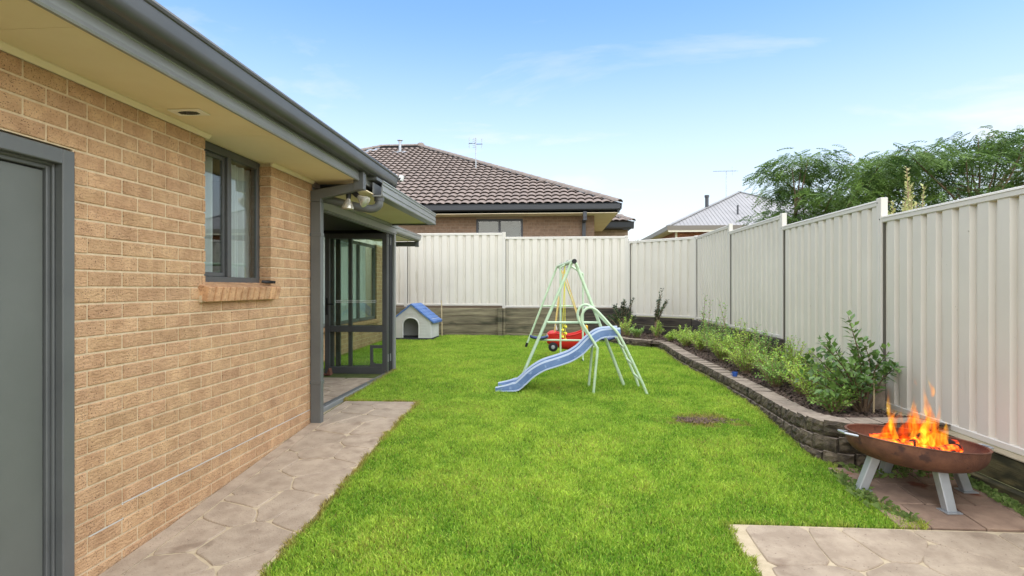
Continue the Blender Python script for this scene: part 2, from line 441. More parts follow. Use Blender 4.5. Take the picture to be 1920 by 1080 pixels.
path = paving('path', -2.383, -1.54, .6, 6.47, .31, 5, inset=(.12, .015, 0, .02))
e = ribbon(-2.383, -2.272, .6, 6.45, .0105, .02).build('border', K['concrete'], path, fix=False)
slab = paving('patio', 1.07, 5.2, -.5, 3.655, .36, 11, inset=(.1, 0, 0, .02))

# ------------------------------------------------------------------ the house on the left
HW = -2.39
house = thing('brick_house', (HW, 3, 0), 'tan brick house with grey gutter, door, window and glass folding doors', 'house')

def brick_set(parent, name, rects, openings, O, u, th, matl, joints=(0., .12), z_first=0., u_len=.24, c_h=.086, gap=.0105, cap=300, rank=None, bevel=.004, seed=1):
    """bricks in stretcher bond on a vertical plane; O origin, u along-wall unit vector, outward normal = (u.y, -u.x)"""
    r = random.Random(seed); U = Vector((u[0], u[1], 0)); Nn = Vector((u[1], -u[0], 0)); ang = math.atan2(u[1], u[0])
    items = []
    for (u0, u1, z0, z1) in rects:
        k0 = math.floor((z0 - z_first) / c_h)
        for k in range(k0, math.ceil((z1 - z_first) / c_h) + 1):
            za, zb = z_first + k * c_h + gap / 2, z_first + (k + 1) * c_h - gap / 2
            za, zb = max(za, z0), min(zb, z1)
            if zb - za < .02: continue
            zm = (za + zb) / 2
            segs = [(u0, u1)]
            for (a, b, c_, d) in openings:
                if c_ - .02 < zm < d + .02:
                    segs = [s for sg in segs for s in ((sg[0], min(sg[1], a)), (max(sg[0], b), sg[1])) if s[1] - s[0] > .03]
            ph = joints[k % 2]
            for (sa, sb) in segs:
                j = math.floor((sa - ph) / u_len)
                while ph + j * u_len < sb:
                    a = max(sa, ph + j * u_len + (gap / 2 if ph + j * u_len > sa else 0)); b = min(sb, ph + (j + 1) * u_len - (gap / 2 if ph + (j + 1) * u_len < sb else 0))
                    if b - a > .03: items.append((a, b, za, zb))
                    j += 1
    if rank: items.sort(key=rank)
    meshes = {}; rest = MB()
    for i, (a, b, za, zb) in enumerate(items):
        off = r.uniform(-.0015, .0015)
        c_ = Vector(O) + U * ((a + b) / 2) + Vector((0, 0, (za + zb) / 2)) - Nn * (th / 2 - off)
        if i < cap:
            key = (round(b - a, 3), round(zb - za, 3))
            if key not in meshes:
                meshes[key] = MB().obox((0, 0, 0), (b - a, th, zb - za)).mesh(matl, name, bevel=bevel)
            link(name, meshes[key], parent, c_, (0, 0, ang))
        else:
            rest.obox(c_, (b - a, th, zb - za), Matrix.Rotation(ang, 3, 'Z'))
    if rest.v: tag(rest.build(name, matl, parent), kind='stuff')
    return len(items)

ZF = 1.55 + .692                                     # a bed joint sits on top of the door frame
DOOR = (1.75, 2.708, -1, 2.232)
WIN = (3.79, 4.711, 1.50, 2.70)
SOF = 2.613
wall = MB()
B0, B1 = HW - .10, HW - .0055
for (a, b, c_, d) in ((-1, 1.757, -.2, SOF), (1.757, 2.701, 2.24, SOF), (2.701, 3.783, -.2, SOF), (3.783, 4.718, -.2, 1.47), (4.718, 5.553, -.2, SOF)):
    wall.box(B0, B1, a, b, c_, d)
wall = wall.build('wall', K['mortar'], house)
def br_rank(t): 
    a, b, za, zb = t; y = max((a + b) / 2, .1)
    return (0 if y > 2.05 and zb > gz(y) else 1, -(b - a) * (zb - za) / y ** 1.5)
nb = brick_set(wall, 'brick', [(-1, 5.56, -.05, SOF - .004)], [DOOR, (3.79, 4.711, 1.46, 2.7)], (HW, 0, 0), (0, 1), .105, K['brick'],
               joints=(2.79, 2.67), z_first=ZF - 30 * .086, cap=300, rank=br_rank)
print('house bricks', nb)
# white sealant along a stepped crack
sl = MB()
zc0 = ZF - 86 * .001 * 21
def joint_z(k): return ZF - k * .086
zc1 = joint_z(22)
sl.box(HW - .012, HW - .0005, 3.03, 5.50, zc1 - .0028, zc1 + .0028)
sl.box(HW - .012, HW - .0005, 3.026, 3.034, zc1 - .086, zc1 + .004)
sl.box(HW - .012, HW - .0005, 2.80, 3.03, zc1 - .089, zc1 - .084)
sl.build('sealant', K['sealant'], house)
# other walls of the block, floor slab of rooms and a simple roof
body = MB()
body.box(-9, HW - .11, 5.44, 5.553, -.2, SOF); body.box(-9, HW - .11, -1, -.9, -.2, SOF); body.box(-9.1, -9, -1, 5.553, -.2, SOF)
body.build('rear_wall', K['brick'], house)
rm = MB(); rm.box(-5.2, HW - .12, 2.95, 3.0, .2, 2.6); rm.box(-5.2, HW - .12, 5.38, 5.43, .2, 2.6); rm.box(-5.25, -5.2, 2.95, 5.43, .2, 2.6)
rm.box(-5.2, HW - .12, 2.95, 5.43, .15, .2); rm.box(-5.2, HW - .115, 2.95, 5.43, 2.59, 2.606)
rm.build('room', K['room'], house)

# door with steel frame
door = MB()
# profile of the rebated frame, jamb on the far side and head
FX = HW + .006
door.box(HW - .035, FX, 2.633, 2.704, -.1, 2.229)                      # jamb face
door.box(HW - .035, FX, 1.76, 2.633, 2.155, 2.229)                     # head face
door.box(HW - .052, HW - .035, 2.622, 2.70, -.1, 2.229); door.box(HW - .052, HW - .035, 1.76, 2.622, 2.144, 2.229)
door.box(HW - .105, HW - .052, 2.604, 2.70, -.1, 2.229); door.box(HW - .105, HW - .052, 1.76, 2.604, 2.126, 2.229)
door.box(HW - .105, FX, 1.752, 1.80, -.1, 2.229)
dr = door.build('door', K['grey'], house, bevel=.004)
box('leaf', K['doorgrey'], HW - .098, HW - .066, 1.80, 2.598, .06, 2.118, dr, bevel=.002)
MB().tube([(HW - .066, 1.88, 1.08), (HW - .02, 1.88, 1.08)], .011).tube([(HW - .022, 1.88, 1.08), (HW - .022, 2.0, 1.08)], .009).build('handle', K['steel'], dr, smooth=True)

# window
win = MB(); wx0, wx1 = HW - .155, HW - .098
y0, y1, z0, z1 = 3.793, 4.708, 1.585, SOF - .003
win.box(wx0, wx1, y0, y0 + .045, z0, z1); win.box(wx0, wx1, y1 - .045, y1, z0, z1)
win.box(wx0, wx1, y0 + .045, y1 - .045, z0, z0 + .05); win.box(wx0, wx1, y0 + .045, y1 - .045, z1 - .06, z1)
win.box(wx0 + .01, wx1 + .004, 4.225, 4.275, z0 + .05, z1 - .06)
window = win.build('window', K['darkgrey'], house, bevel=.003)
sash = MB(); 
sash.box(wx0 + .012, wx1 - .018, y0 + .047, y0 + .075, z0 + .052, z1 - .062); sash.box(wx0 + .012, wx1 - .018, 4.195, 4.223, z0 + .052, z1 - .062)
sash.box(wx0 + .012, wx1 - .018, y0 + .075, 4.195, z0 + .052, z0 + .082); sash.box(wx0 + .012, wx1 - .018, y0 + .075, 4.195, z1 - .092, z1 - .062)
sash.build('sash', K['darkgrey'], window, bevel=.002)
MB().box(wx0 + .025, wx0 + .03, y0 + .07, 4.2, z0 + .08, z1 - .09).build('pane', K['glass'], window)
MB().box(wx0 + .04, wx0 + .045, 4.27, y1 - .04, z0 + .05, z1 - .06).build('pane', K['glass'], window)
lk = MB().box(wx1 - .02, wx1 + .004, 3.815, 3.842, 1.70, 1.80); lk.build('latch', K['black'], window, bevel=.002)
cu = MB(); ny = 90
for (ya, yb, sd) in ((3.70, 4.18, 1), (4.40, 4.78, 2)):
    rr = random.Random(sd); pts = []
    for i in range(ny + 1):
        t = i / ny; pts.append((wx0 - .06 + .022 * math.sin(t * 46 + sd) + .012 * math.sin(t * 19 + 2 * sd), ya + (yb - ya) * t))
    vs = [(x, y, .9) for x, y in pts] + [(x, y, 2.55) for x, y in pts]
    cu.add(vs, [(i, i + 1, ny + 2 + i, ny + 1 + i) for i in range(ny)])
cu.build('curtain', K['curtain'], window, smooth='all')
# brick-on-edge sill
sill = MB().box(HW - .1, HW + .02, 3.72, 4.735, 1.452, 1.50).build('sill', K['mortar'], house)
rt = Matrix.Rotation(R(14), 3, 'Y')
MB().obox((HW - .046, 3.715 + .517, 1.525), (.205, 1.02, .095), Matrix.Rotation(R(12), 3, 'Y')).build('bedding', K['mortar'], sill)
sm_ = MB().obox((0, 0, 0), (.215, .074, .105), None).mesh(K['brick_red'], 'brick', bevel=.005)
for i in range(12):
    link('brick', sm_, sill, (HW - .04, 3.715 + .043 + i * .0862, 1.528), (0, R(12), 0))
hl = MB()
for dz, dx in ((.022, .035), (-.022, .035), (0, -.03)):
    c_ = Vector((HW - .04, 3.7135, 1.528)) + Matrix.Rotation(R(12), 3, 'Y') @ Vector((dx, 0, dz))
    hl.tube([c_ + Vector((0, -.0015, 0)), c_ + Vector((0, .004, 0))], .014, 12)
hl.build('core_hole', K['brick_red'], sill)

# eaves: soffit sheets, cover strip, fascia, gutter
for a, b in ((-1, 2.2), (2.203, 3.86), (3.863, 4.98), (4.983, 5.735)):
    box('soffit_sheet', K['soffit'], HW - .115, -1.915, a, b, SOF, SOF + .008, house)
for a, b in ((-1, 3.82), (4.70, 5.553)):
    MB().extr_y([(HW, SOF - .001), (HW + .028, SOF - .001), (HW + .028, SOF - .008), (HW + .006, SOF - .03), (HW, SOF - .03)], a, b).build('cover_strip', K['soffit'], house)
fas = [(-1.915, SOF - .012), (-1.898, SOF - .012), (-1.892, SOF - .002), (-1.900, SOF + .02), (-1.900, SOF + .06), (-1.893, SOF + .066), (-1.900, SOF + .072), (-1.900, SOF + .19), (-1.915, SOF + .19)]
MB().extr_y(fas, -1, 6.36).build('fascia', K['lightgrey'], house)
def gutter_prof(xi, xo, zb, zt):
    w = xo - xi
    out = [(xi, zb + .012), (xi + .01, zb), (xi + w * .62, zb - .006)]
    for k in range(5):
        a = k / 4 * math.pi / 2
        out.append((xo - .045 + .045 * math.sin(a) - .004, zb + .042 - .046 * math.cos(a)))
    out += [(xo - .004, zt - .03), (xo + .004, zt - .026), (xo + .009, zt - .013), (xo + .004, zt), (xo - .008, zt), (xo - .008, zt - .02), (xo - .014, zb + .04), (xo - .045, zb + .006), (xi + .015, zb + .012), (xi + .012, zt - .03), (xi, zt - .03)]
    return out
MB().extr_y(gutter_prof(-1.897, -1.765, SOF + .085, SOF + .213), -1, 6.42).build('gutter', K['darkgrey'], house, smooth=True)
rf = MB(); rf.add([(-1.80, -1.2, 2.83), (-1.80, 6.42, 2.83), (-6, 6.42, 4.75), (-6, -1.2, 4.75), (-10, 6.42, 2.9), (-10, -1.2, 2.9)], [(0, 1, 2, 3), (3, 2, 4, 5)])
rf.box(-9, HW, 5.56, 5.74, SOF - .05, SOF + .3); rf.build('roof', K['tile'], house, fix=False)
# eave vent
vt = MB(); vx, vy, vz = -2.19, 3.31, SOF
vt.box(vx - .10, vx + .10, vy - .06, vy + .06, vz - .007, vz - .0005)
vent = vt.build('eave_vent', K['vent'], house, bevel=.003)
for i in range(9):
    hw = .034 * math.sqrt(max(0.05, 1 - ((i - 4) / 5) ** 2))
    box('slot', K['black'], vx - .054 + i * .0135 - .0038, vx - .054 + i * .0135 + .0038, vy - hw, vy + hw, vz - .0092, vz - .006, vent)

# rectangular downpipe with offset arm
dp = MB()
dp.box(-2.388, -2.28, 5.495, 5.566, gz(5.5), 2.40)
dpo = dp.build('downpipe', K['grey'], house, bevel=.006)
arm = MB(); arm.extr_y([(-2.388, 2.402), (-2.282, 2.402), (-2.282, 2.432), (-1.852, 2.522), (-1.852, 2.60), (-2.388, 2.512)], 5.497, 5.564)
arm.build('offset_arm', K['grey'], dpo, bevel=.005)
box('drop', K['grey'], -1.955, -1.85, 5.493, 5.568, 2.515, 2.72, dpo, bevel=.005)
for zz in (2.06, 1.02 - .42):
    box('strap', K['grey'], -2.392, -2.276, 5.491, 5.570, zz, zz + .035, dpo, bevel=.002)

# covered porch: beam, header, soffit, gutter
FL = .262
porch = MB()
porch.box(-2.52, -2.41, 5.57, 8.80, 2.47, 2.56)
porch.build('porch_beam', K['lightgrey'], house, bevel=.004)
box('header', K['lightgrey'], -2.50, -2.42, 5.57, 8.74, 2.385, 2.468, house, bevel=.003)
box('head_track', K['grey'], -2.485, -2.435, 5.57, 8.70, 2.365, 2.384, house, bevel=.002)
box('porch_soffit', K['soffit'], -2.41, -1.85, 5.58, 8.46, 2.515, 2.525, house)
g2 = [(-1.86, 2.495), (-1.758, 2.495), (-1.750, 2.503), (-1.750, 2.520), (-1.758, 2.526), (-1.758, 2.545), (-1.750, 2.551), (-1.750, 2.590), (-1.760, 2.596), (-1.760, 2.612), (-1.750, 2.618), (-1.750, 2.640), (-1.742, 2.646), (-1.742, 2.658), (-1.755, 2.658), (-1.77, 2.51), (-1.85, 2.51), (-1.85, 2.64), (-1.86, 2.64)]
MB().extr_y(g2, 5.80, 8.47).build('porch_gutter', K['lightgrey'], house, smooth=True)
box('porch_end', K['grey'], -2.41, -1.752, 8.47, 8.482, 2.49, 2.60, house)
box('porch_roof', K['grey'], -6.0, -1.80, 5.75, 8.6, 2.66, 2.69, house)
# round pipe from the porch gutter to the wall
MB().tube(catmull([(-1.81, 5.87, 2.50), (-1.81, 5.87, 2.44), (-1.83, 5.87, 2.40), (-1.90, 5.86, 2.375), (-2.05, 5.82, 2.40), (-2.3, 5.72, 2.455), (-2.42, 5.66, 2.47)], 5), .042, 14).build('round_pipe', K['grey'], house, smooth=True)
MB().tube([(-1.81, 5.87, 2.455), (-1.81, 5.87, 2.505)], .052, 14).build('pipe_outlet', K['darkgrey'], house, smooth=True)
# inside of the porch
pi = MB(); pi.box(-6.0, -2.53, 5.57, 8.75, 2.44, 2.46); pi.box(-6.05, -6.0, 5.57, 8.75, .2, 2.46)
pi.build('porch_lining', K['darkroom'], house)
fl = MB().box(-6.0, -2.43, 5.56, 8.78, .1, FL).build('porch_floor', K['grout'], house)
for poly in crazy(-4.6, -2.50, 5.58, 8.74, .34, 21, gap=.012, jit=.16):
    MB().prism(poly, FL - .01, FL + .006).build('stone', K['concrete'], fl, bevel=.003)
box('sill_track', K['grey'], -2.50, -2.445, 5.60, 8.72, FL + .007, FL + .028, house, bevel=.003)
box('track_groove', K['lightgrey'], -2.445, -2.425, 5.60, 8.72, FL - .03, FL + .02, house, bevel=.003)
# end jamb
box('end_jamb', K['lightgrey'], -2.50, -2.428, 8.66, 8.735, .2, 2.384, house, bevel=.004)
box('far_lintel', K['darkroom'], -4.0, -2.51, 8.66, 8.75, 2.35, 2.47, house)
box('end_stile', K['black'], -2.53, -2.46, 8.50, 8.655, FL, 2.37, house)
box('start_jamb', K['lightgrey'], -2.50, -2.428, 5.571, 5.60, .2, 2.384, house, bevel=.003)

# folding doors stacked at the far jamb
def folding_leaf(yc, x0, x1, mull=None, pet=False, handle=False, skew=0.0):
    z0, z1 = FL + .012, 2.362
    w = .072
    L = MB(); t = .02
    def bx(xa, xb, za, zb, tt=t):
        ya, yb = yc + skew * (xa - x1) , yc + skew * (xb - x1)
        L.add([(xa, ya - tt, za), (xb, yb - tt, za), (xb, yb + tt, za), (xa, ya + tt, za), (xa, ya - tt, zb), (xb, yb - tt, zb), (xb, yb + tt, zb), (xa, ya + tt, zb)],
              [(0, 3, 2, 1), (4, 5, 6, 7), (0, 1, 5, 4), (1, 2, 6, 5), (2, 3, 7, 6), (3, 0, 4, 7)])
    bx(x0, x0 + w, z0, z1); bx(x1 - w, x1, z0, z1)
    bx(x0 + w, x1 - w, z0, z0 + .10); bx(x0 + w, x1 - w, z1 - .075, z1); bx(x0 + w, x1 - w, .895, .985)
    if mull: bx(mull - .028, mull + .028, z0 + .10, .895); bx(mull - .028, mull + .028, .985, z1 - .075)
    o = L.build('folding_door', K['darkgrey'], house, bevel=.003)
    P = MB(); xa, xb = x0 + w, x1 - w
    for za, zb in ((z0 + .10, .895), (.985, z1 - .075)):
        P.add([(xa, yc + skew * (xa - x1), za), (xb, yc + skew * (xb - x1), za), (xb, yc + skew * (xb - x1), zb), (xa, yc + skew * (xa - x1), zb)], [(0, 1, 2, 3)])
    P.build('pane', K['glass2'], o, fix=False)
    if handle:
        h = MB(); h.box(x0 + .02, x0 + .048, yc - .032, yc - .021, 1.15, 1.40)
        h.tube([(x0 + .034, yc - .03, 1.31), (x0 + .034, yc - .065, 1.31), (x0 + .15, yc - .065, 1.31)], .009)
        h.build('handle', K['tyre'], o, smooth=True)
    if pet:
        a, b, c_, d = x1 - w - .185, x1 - w - .001, z0 + .101, .70
        q = MB(); ya, yb = yc - .016, yc + .016
        q.box(a, a + .04, ya, yb, c_, d); q.box(a + .04, b, ya, yb, d - .045, d); q.box(a + .04, b, ya, yb, c_, c_ + .05)
        for k in range(5):
            t1, t2 = k / 5 * math.pi / 2, (k + 1) / 5 * math.pi / 2
            q.add([(a + .04, ya, c_ + .05), (a + .04 + .07 - .07 * math.sin(t1), ya, c_ + .12 - .07 * math.cos(t1)), (a + .11 - .07 * math.sin(t2), ya, c_ + .12 - .07 * math.cos(t2))], [(0, 1, 2)])
        q.build('pet_door', K['darkgrey'], o)
    return o
d1 = folding_leaf(8.36, -3.40, -2.455, pet=True, handle=True)
dec = MB()
for i in range(18):
    cx = -3.225 + i * .0345; n = 14
    vs = [(cx + rr * math.cos(2 * math.pi * k / n), 8.352, 1.35 + rr * math.sin(2 * math.pi * k / n)) for rr in (.0145, .0195) for k in range(n)]
    dec.add(vs, [(k, (k + 1) % n, n + (k + 1) % n, n + k) for k in range(n)])
dec.build('decal', K['white'], d1, fix=False)
d2 = folding_leaf(8.45, -3.36, -2.46, mull=-3.04, skew=.03)
d3 = folding_leaf(8.54, -3.30, -2.47, skew=.02)
for zz in (.45, 2.2):
    MB().tube([(-2.452, 8.40, zz), (-2.452, 8.40, zz + .11)], .009).tube([(-2.448, 8.50, zz), (-2.448, 8.50, zz + .11)], .009).build('hinge', K['lightgrey'], d1)

# rear wing beyond the porch
WX = -3.85
wing = thing('rear_wing', (WX, 10.5, 0), 'rear wing of the brick house seen through the folding glass doors', 'house wing')
ww = MB(); ww.box(WX - .1, WX - .007, 8.80, 13.2, 0, .86); ww.box(WX - .1, WX - .007, 8.80, 9.2, .86, 2.5); ww.box(WX - .1, WX - .007, 12.3, 13.2, .86, 2.5); ww.box(-6, WX - .1, 8.80, 8.9, 0, 2.5); ww.box(-6, WX - .1, 13.1, 13.2, 0, 2.5)
ww = ww.build('wall', K['mortar'], wing)
brick_set(ww, 'brick', [(8.8, 13.2, .25, 2.46)], [(9.2, 12.3, .86, 2.5)], (WX, 0, 0), (0, 1), .10, K['brick'], cap=300, bevel=0)
wm = MB(); 
for yy in (9.2, 10.2, 11.25, 12.24): wm.box(WX - .09, WX - .03, yy, yy + .06, .88, 2.48)
wm.box(WX - .09, WX - .03, 9.26, 12.24, .88, .94); wm.box(WX - .09, WX - .03, 9.26, 12.24, 2.42, 2.48)
wwin = wm.build('window', K['grey'], wing)
MB().box(WX - .065, WX - .06, 9.26, 12.24, .94, 2.42).build('pane', K['glass'], wwin)
cu = MB(); vs = []
for i in range(161):
    vs.append((WX - .25 + .03 * math.sin(i * .9), 9.2 + 3.1 * i / 160))
cu.add([(x, y, .8) for x, y in vs] + [(x, y, 2.45) for x, y in vs], [(i, i + 1, 162 + i, 161 + i) for i in range(160)])
cu.build('curtain', K['curtain'], wwin, smooth='all')
box('sill', K['brick_red'], WX - .1, WX + .06, 9.15, 12.35, .80, .872, wing, bevel=.006)
box('soffit', K['soffit'], WX, -2.93, 9.0, 12.25, 2.565, 2.575, wing)
MB().extr_y(gutter_prof(-2.95, -2.84, 2.57, 2.67), 9.0, 12.2).build('gutter', K['lightgrey'], wing, smooth=True)
box('fascia', K['grey'], -2.965, -2.951, 9.0, 12.2, 2.55, 2.66, wing)
box('end_cap', K['darkgrey'], -3.45, -2.96, 12.2, 12.26, 2.45, 2.55, wing, bevel=.004)
box('drop', K['grey'], -2.98, -2.90, 12.20, 12.27, 2.44, 2.58, wing, bevel=.004)
MB().add([(-2.87, 9, 2.69), (-2.87, 12.25, 2.69), (-6, 12.25, 4.0), (-6, 9, 4.0)], [(0, 1, 2, 3)]).build('roof', K['tile'], wing, fix=False)
# edge tiles of the wing's roof
tm = MB().box(-.05, .05, -.14, .14, -.012, .012).mesh(K['tile'], 'tile', bevel=.006)
for i in range(11): link('tile', tm, wing, (-2.88, 9.15 + i * .29, 2.695), (0, R(22), 0))

# twin floodlight under the downpipe arm
fl_ = thing('floodlight', (-2.02, 5.60, 2.53), 'twin floodlight with two bare reflector bulbs under the downpipe arm', 'floodlight')
MB().lathe([(.0, .0), (.035, 0), (.035, -.018), (0, -.018)], (-2.03, 5.60, 2.545), 16).build('mount', K['white'], fl_, smooth=True)
def par(base, d):
    d = Vector(d).normalized(); q = d.to_track_quat('Z', 'Y').to_matrix()
    MB().lathe([(0, -.01), (.024, -.01), (.026, .06), (.022, .09), (0, .09)], base, 16, M3=q).build('lamp_holder', K['tyre'], fl_, smooth=True)
    MB().lathe([(.020, .085), (.024, .10), (.045, .145), (.060, .175), (.061, .19), (.05, .197), (0, .200)], base, 20, M3=q).build('bulb', mat_bulb, fl_, smooth=True)
mat_bulb = mat('reflector_bulb', S(196, 190, 168), S(224, 220, 206), scale=30, rough=.22, metal=.5)
par((-2.035, 5.60, 2.53), (-.05, -.05, -1)); par((-2.01, 5.62, 2.52), (.78, -.12, -.62))
sc = thing('sensor_light', (-1.76, 6.44, 2.78), 'small white sensor lamp clipped to the end of the grey gutter', 'sensor')
MB().tube([(-1.80, 6.44, 2.76), (-1.765, 6.47, 2.80), (-1.75, 6.49, 2.815)], .012).build('bracket', K['tyre'], sc, smooth=True)
MB().obox((-1.745, 6.50, 2.815), (.05, .05, .065), Matrix.Rotation(R(15), 3, 'Y')).build('housing', K['white'], sc, bevel=.006)
MB().tube([(-1.82, 6.46, 2.83), (-1.785, 6.46, 2.83)], .022, 12).build('sensor_head', K['white'], sc, smooth=True)
ds = MB().extr_y([(-3.40, FL + .02), (-3.22, FL + .02), (-3.24, FL + .12), (-3.25, FL + .12), (-3.28, FL + .03), (-3.40, FL + .06)], 8.10, 8.20).build('door_wedge', K['rust'], None, bevel=.004)
tag(ds, 'rust brown door wedge on the porch floor at the glass door', 'door wedge')
db = MB()
for i in range(5): db.tube([(HW + .0 + .02 * math.cos(i), 4.52 + i * .035, 1.604 - .0), (HW + .05, 4.55 + i * .035, 1.598)], .012, 6)
tag(db.build('rubber_mat', K['tyre'], None, smooth=True), 'small black rubber pad lying on the brick window sill', 'rubber pad')
# ------------------------------------------------------------------ steel fences
def sheet_mesh(L, h, pitch=.2, depth=.034):
    n = max(2, round(L / pitch)); p = L / n
    prof = []
    for i in range(n):
        for du, d in ((0, depth), (.55, depth), (.66, 0), (.87, 0), (.98, depth)):
            prof.append(((i + du) * p, d))
    prof.append((L, depth))
    k = len(prof)
    mb = MB(); mb.add([(u, d, 0) for u, d in prof] + [(u, d, h) for u, d in prof], [(i, i + 1, k + i + 1, k + i) for i in range(k - 1)])
    return mb.mesh(K['fence'], 'sheet', fix=False)

def fence_run(name, pts, tops, bots, label, post_tops=None):
    c_ = pts[len(pts) // 2]
    f = thing(name, (c_[0], c_[1], gz(c_[1])), label, 'fence', 'cream steel boundary fences')
    for i in range(len(pts) - 1):
        a, b = Vector((*pts[i], 0)), Vector((*pts[i + 1], 0)); d = b - a; L = d.length; d.normalize()
        ang = math.atan2(d.y, d.x); zt, zb = tops[i], bots[i]; w = .035
        st = a + d * w
        link('sheet', sheet_mesh(L - 2 * w, zt - zb - .06), f, (st.x, st.y, zb + .03), (0, 0, ang))
        for (za, zc_) in ((zt - .062, zt), (zb, zb + .05)):
            mb = MB(); mid = (a + b) / 2 + Vector((-d.y, d.x, 0)) * .016; 
            mb.obox((mid.x, mid.y, (za + zc_) / 2), (L - 2 * w + .004, .052, zc_ - za), Matrix.Rotation(ang, 3, 'Z'))
            r_ = mb.build('rail', K['post'], f, bevel=.006)
            if za > 1:
                mb = MB(); 
                mb.obox((mid.x, mid.y, zc_ - .017), (L - 2 * w, .060, .012), Matrix.Rotation(ang, 3, 'Z')); mb.build('rail_bead', K['post'], r_, bevel=.004)
    for i, p in enumerate(pts):
        if i == 0: d = Vector((pts[1][0] - p[0], pts[1][1] - p[1], 0))
        elif i == len(pts) - 1: d = Vector((p[0] - pts[i - 1][0], p[1] - pts[i - 1][1], 0))
        else: d = Vector((pts[i + 1][0] - pts[i - 1][0], pts[i + 1][1] - pts[i - 1][1], 0))
        d.normalize(); ang = math.atan2(d.y, d.x); nrm = Vector((-d.y, d.x, 0)) * .016
        zt = max(tops[max(i - 1, 0)], tops[min(i, len(tops) - 1)]) + .015; zb = min(bots[max(i - 1, 0)], bots[min(i, len(bots) - 1)]) - .03
        for sgn in (-1, 1):                          # two C channels back to back with a dark slot
            q = Vector((p[0], p[1], 0)) + nrm + d * sgn * .021
            po = MB().obox((q.x, q.y, (zt + zb) / 2), (.040, .066, zt - zb), Matrix.Rotation(ang, 3, 'Z')).build('post', K['post'], f, bevel=.004)
            zs = (tops[max(i - 1, 0)] if sgn < 0 else tops[min(i, len(tops) - 1)]) - .03
            w_ = q + Vector((-d.y, d.x, 0)) * .0345
            MB().obox((w_.x, w_.y, zs), (.011, .006, .011), Matrix.Rotation(ang, 3, 'Z')).build('screw', K['tyre'], po, bevel=.002)
        for sgn in (-1, 1):
            q = Vector((p[0], p[1], 0)) + nrm + d * sgn * .0475
            zt2 = (tops[max(i - 1, 0)] if sgn < 0 else tops[min(i, len(tops) - 1)]) - .065
            MB().obox((q.x, q.y, (zt2 + zb) / 2), (.014, .03, zt2 - zb), Matrix.Rotation(ang, 3, 'Z')).build('channel_slot', K['fencegap'], f)
    return f

FX_ = 3.2
# right-hand fence, nearest panel first (each panel steps up away from the camera); normal towards the lawn
pts = [(FX_, -1.32), (FX_, 1.05), (FX_, 3.42), (FX_, 5.806), (FX_, 8.2), (FX_, 10.58), (FX_, 13.0)]
fence_run('steel_fence', pts, [2.1, 2.16, 2.242, 2.408, 2.57, 2.69], [.40, .40, .415, .45, .845, .86],
          'stepped cream steel fence running along the garden bed behind the fire bowl')
fence_run('steel_fence', [(FX_ - .0, 13.06), (1.87, 14.28)], [2.703], [.875], 'short slanting cream steel fence panel in the far corner behind the bed')
fence_run('steel_fence', [(1.80, 14.3), (-1.225, 14.3), (-3.72, 14.3), (-6.6, 14.3)], [2.825, 2.93, 2.95], [1.06, 1.105, 1.11],
          'cream steel fence across the back above the timber sleeper wall')

# ------------------------------------------------------------------ timber retaining walls
def sleeper(parent, a, b, z0, z1, th, m, top=None):
    a, b = Vector((*a, 0)), Vector((*b, 0)); d = b - a; L = d.length
    ang = math.atan2(d.y, d.x); c_ = (a + b) / 2
    r = random.Random(int(z0 * 1000 + a.y * 77))
    o = MB().obox((0, 0, 0), (L - .006, th, z1 - z0 - .008)).mesh(m, 'sleeper', bevel=.008)
    return link('sleeper', o, parent, (c_.x + r.uniform(-.004, .004), c_.y + r.uniform(-.004, .004), (z0 + z1) / 2), (r.uniform(-.006, .006), r.uniform(-.0015, .0015), ang))
rw = thing('sleeper_wall', (0, 14.1, gz(14)), 'weathered timber sleeper wall under the back fence', 'retaining wall')
for xa, xb, mm in ((-6.4, -4.2, 'sleeper'), (-4.2, -1.27, 'sleeper'), (-1.27, .75, 'sleeper'), (.75, 1.9, 'darksleeper')):
    for k in range(4):
        sleeper(rw, (xa, 14.15), (xb, 14.15), 1.055 - .205 * (k + 1), 1.055 - .205 * k, .06, K[mm])
MB().box(-1.36, -1.24, 14.03, 14.12, .3, 1.06).build('wall_post', K['sleeper'], rw, bevel=.008)
MB().box(-1.225, -1.17, 14.05, 14.12, .3, 1.05).build('wall_post', K['sleeper'], rw, bevel=.008)
rs = thing('sleeper_wall', (3.1, 9, .4), 'dark stepped sleeper wall between the garden bed and the right fence', 'retaining wall')
for k in range(3):
    sleeper(rs, (1.78, 14.20), (3.07, 12.97), .87 - .2 * (k + 1), .87 - .2 * k, .06, K['darksleeper'])
    for ya, yb in ((12.98, 10.55), (10.55, 8.05)):
        sleeper(rs, (3.10, ya), (3.10, yb), .855 - .2 * (k + 1), .855 - .2 * k, .075, K['darksleeper'])
    for ya, yb in ((8.04, 7.0), (7.0, 5.75)):
        sleeper(rs, (3.10, ya), (3.10, yb), .65 - .2 * (k + 1), .65 - .2 * k, .075, K['darksleeper'])
box('end_block', K['blocktop'], 3.02, 3.14, 5.66, 5.75, .2, .655, rs, bevel=.008)
rn = thing('sleeper_wall', (3.1, 4, .1), 'mossy two-board sleeper edge under the fence beside the fire bowl', 'retaining wall')
for k in range(2):
    for ya, yb in ((5.65, 3.3), (3.3, 1.0)):
        sleeper(rn, (3.125 - .045 * k, ya), (3.125 - .045 * k, yb), .40 - .2 * (k + 1), .40 - .2 * k, .07, K['mossleeper'])
box('capping', K['sleepertop'], 3.075, 3.165, 1.0, 5.65, .402, .414, rn, bevel=.003)

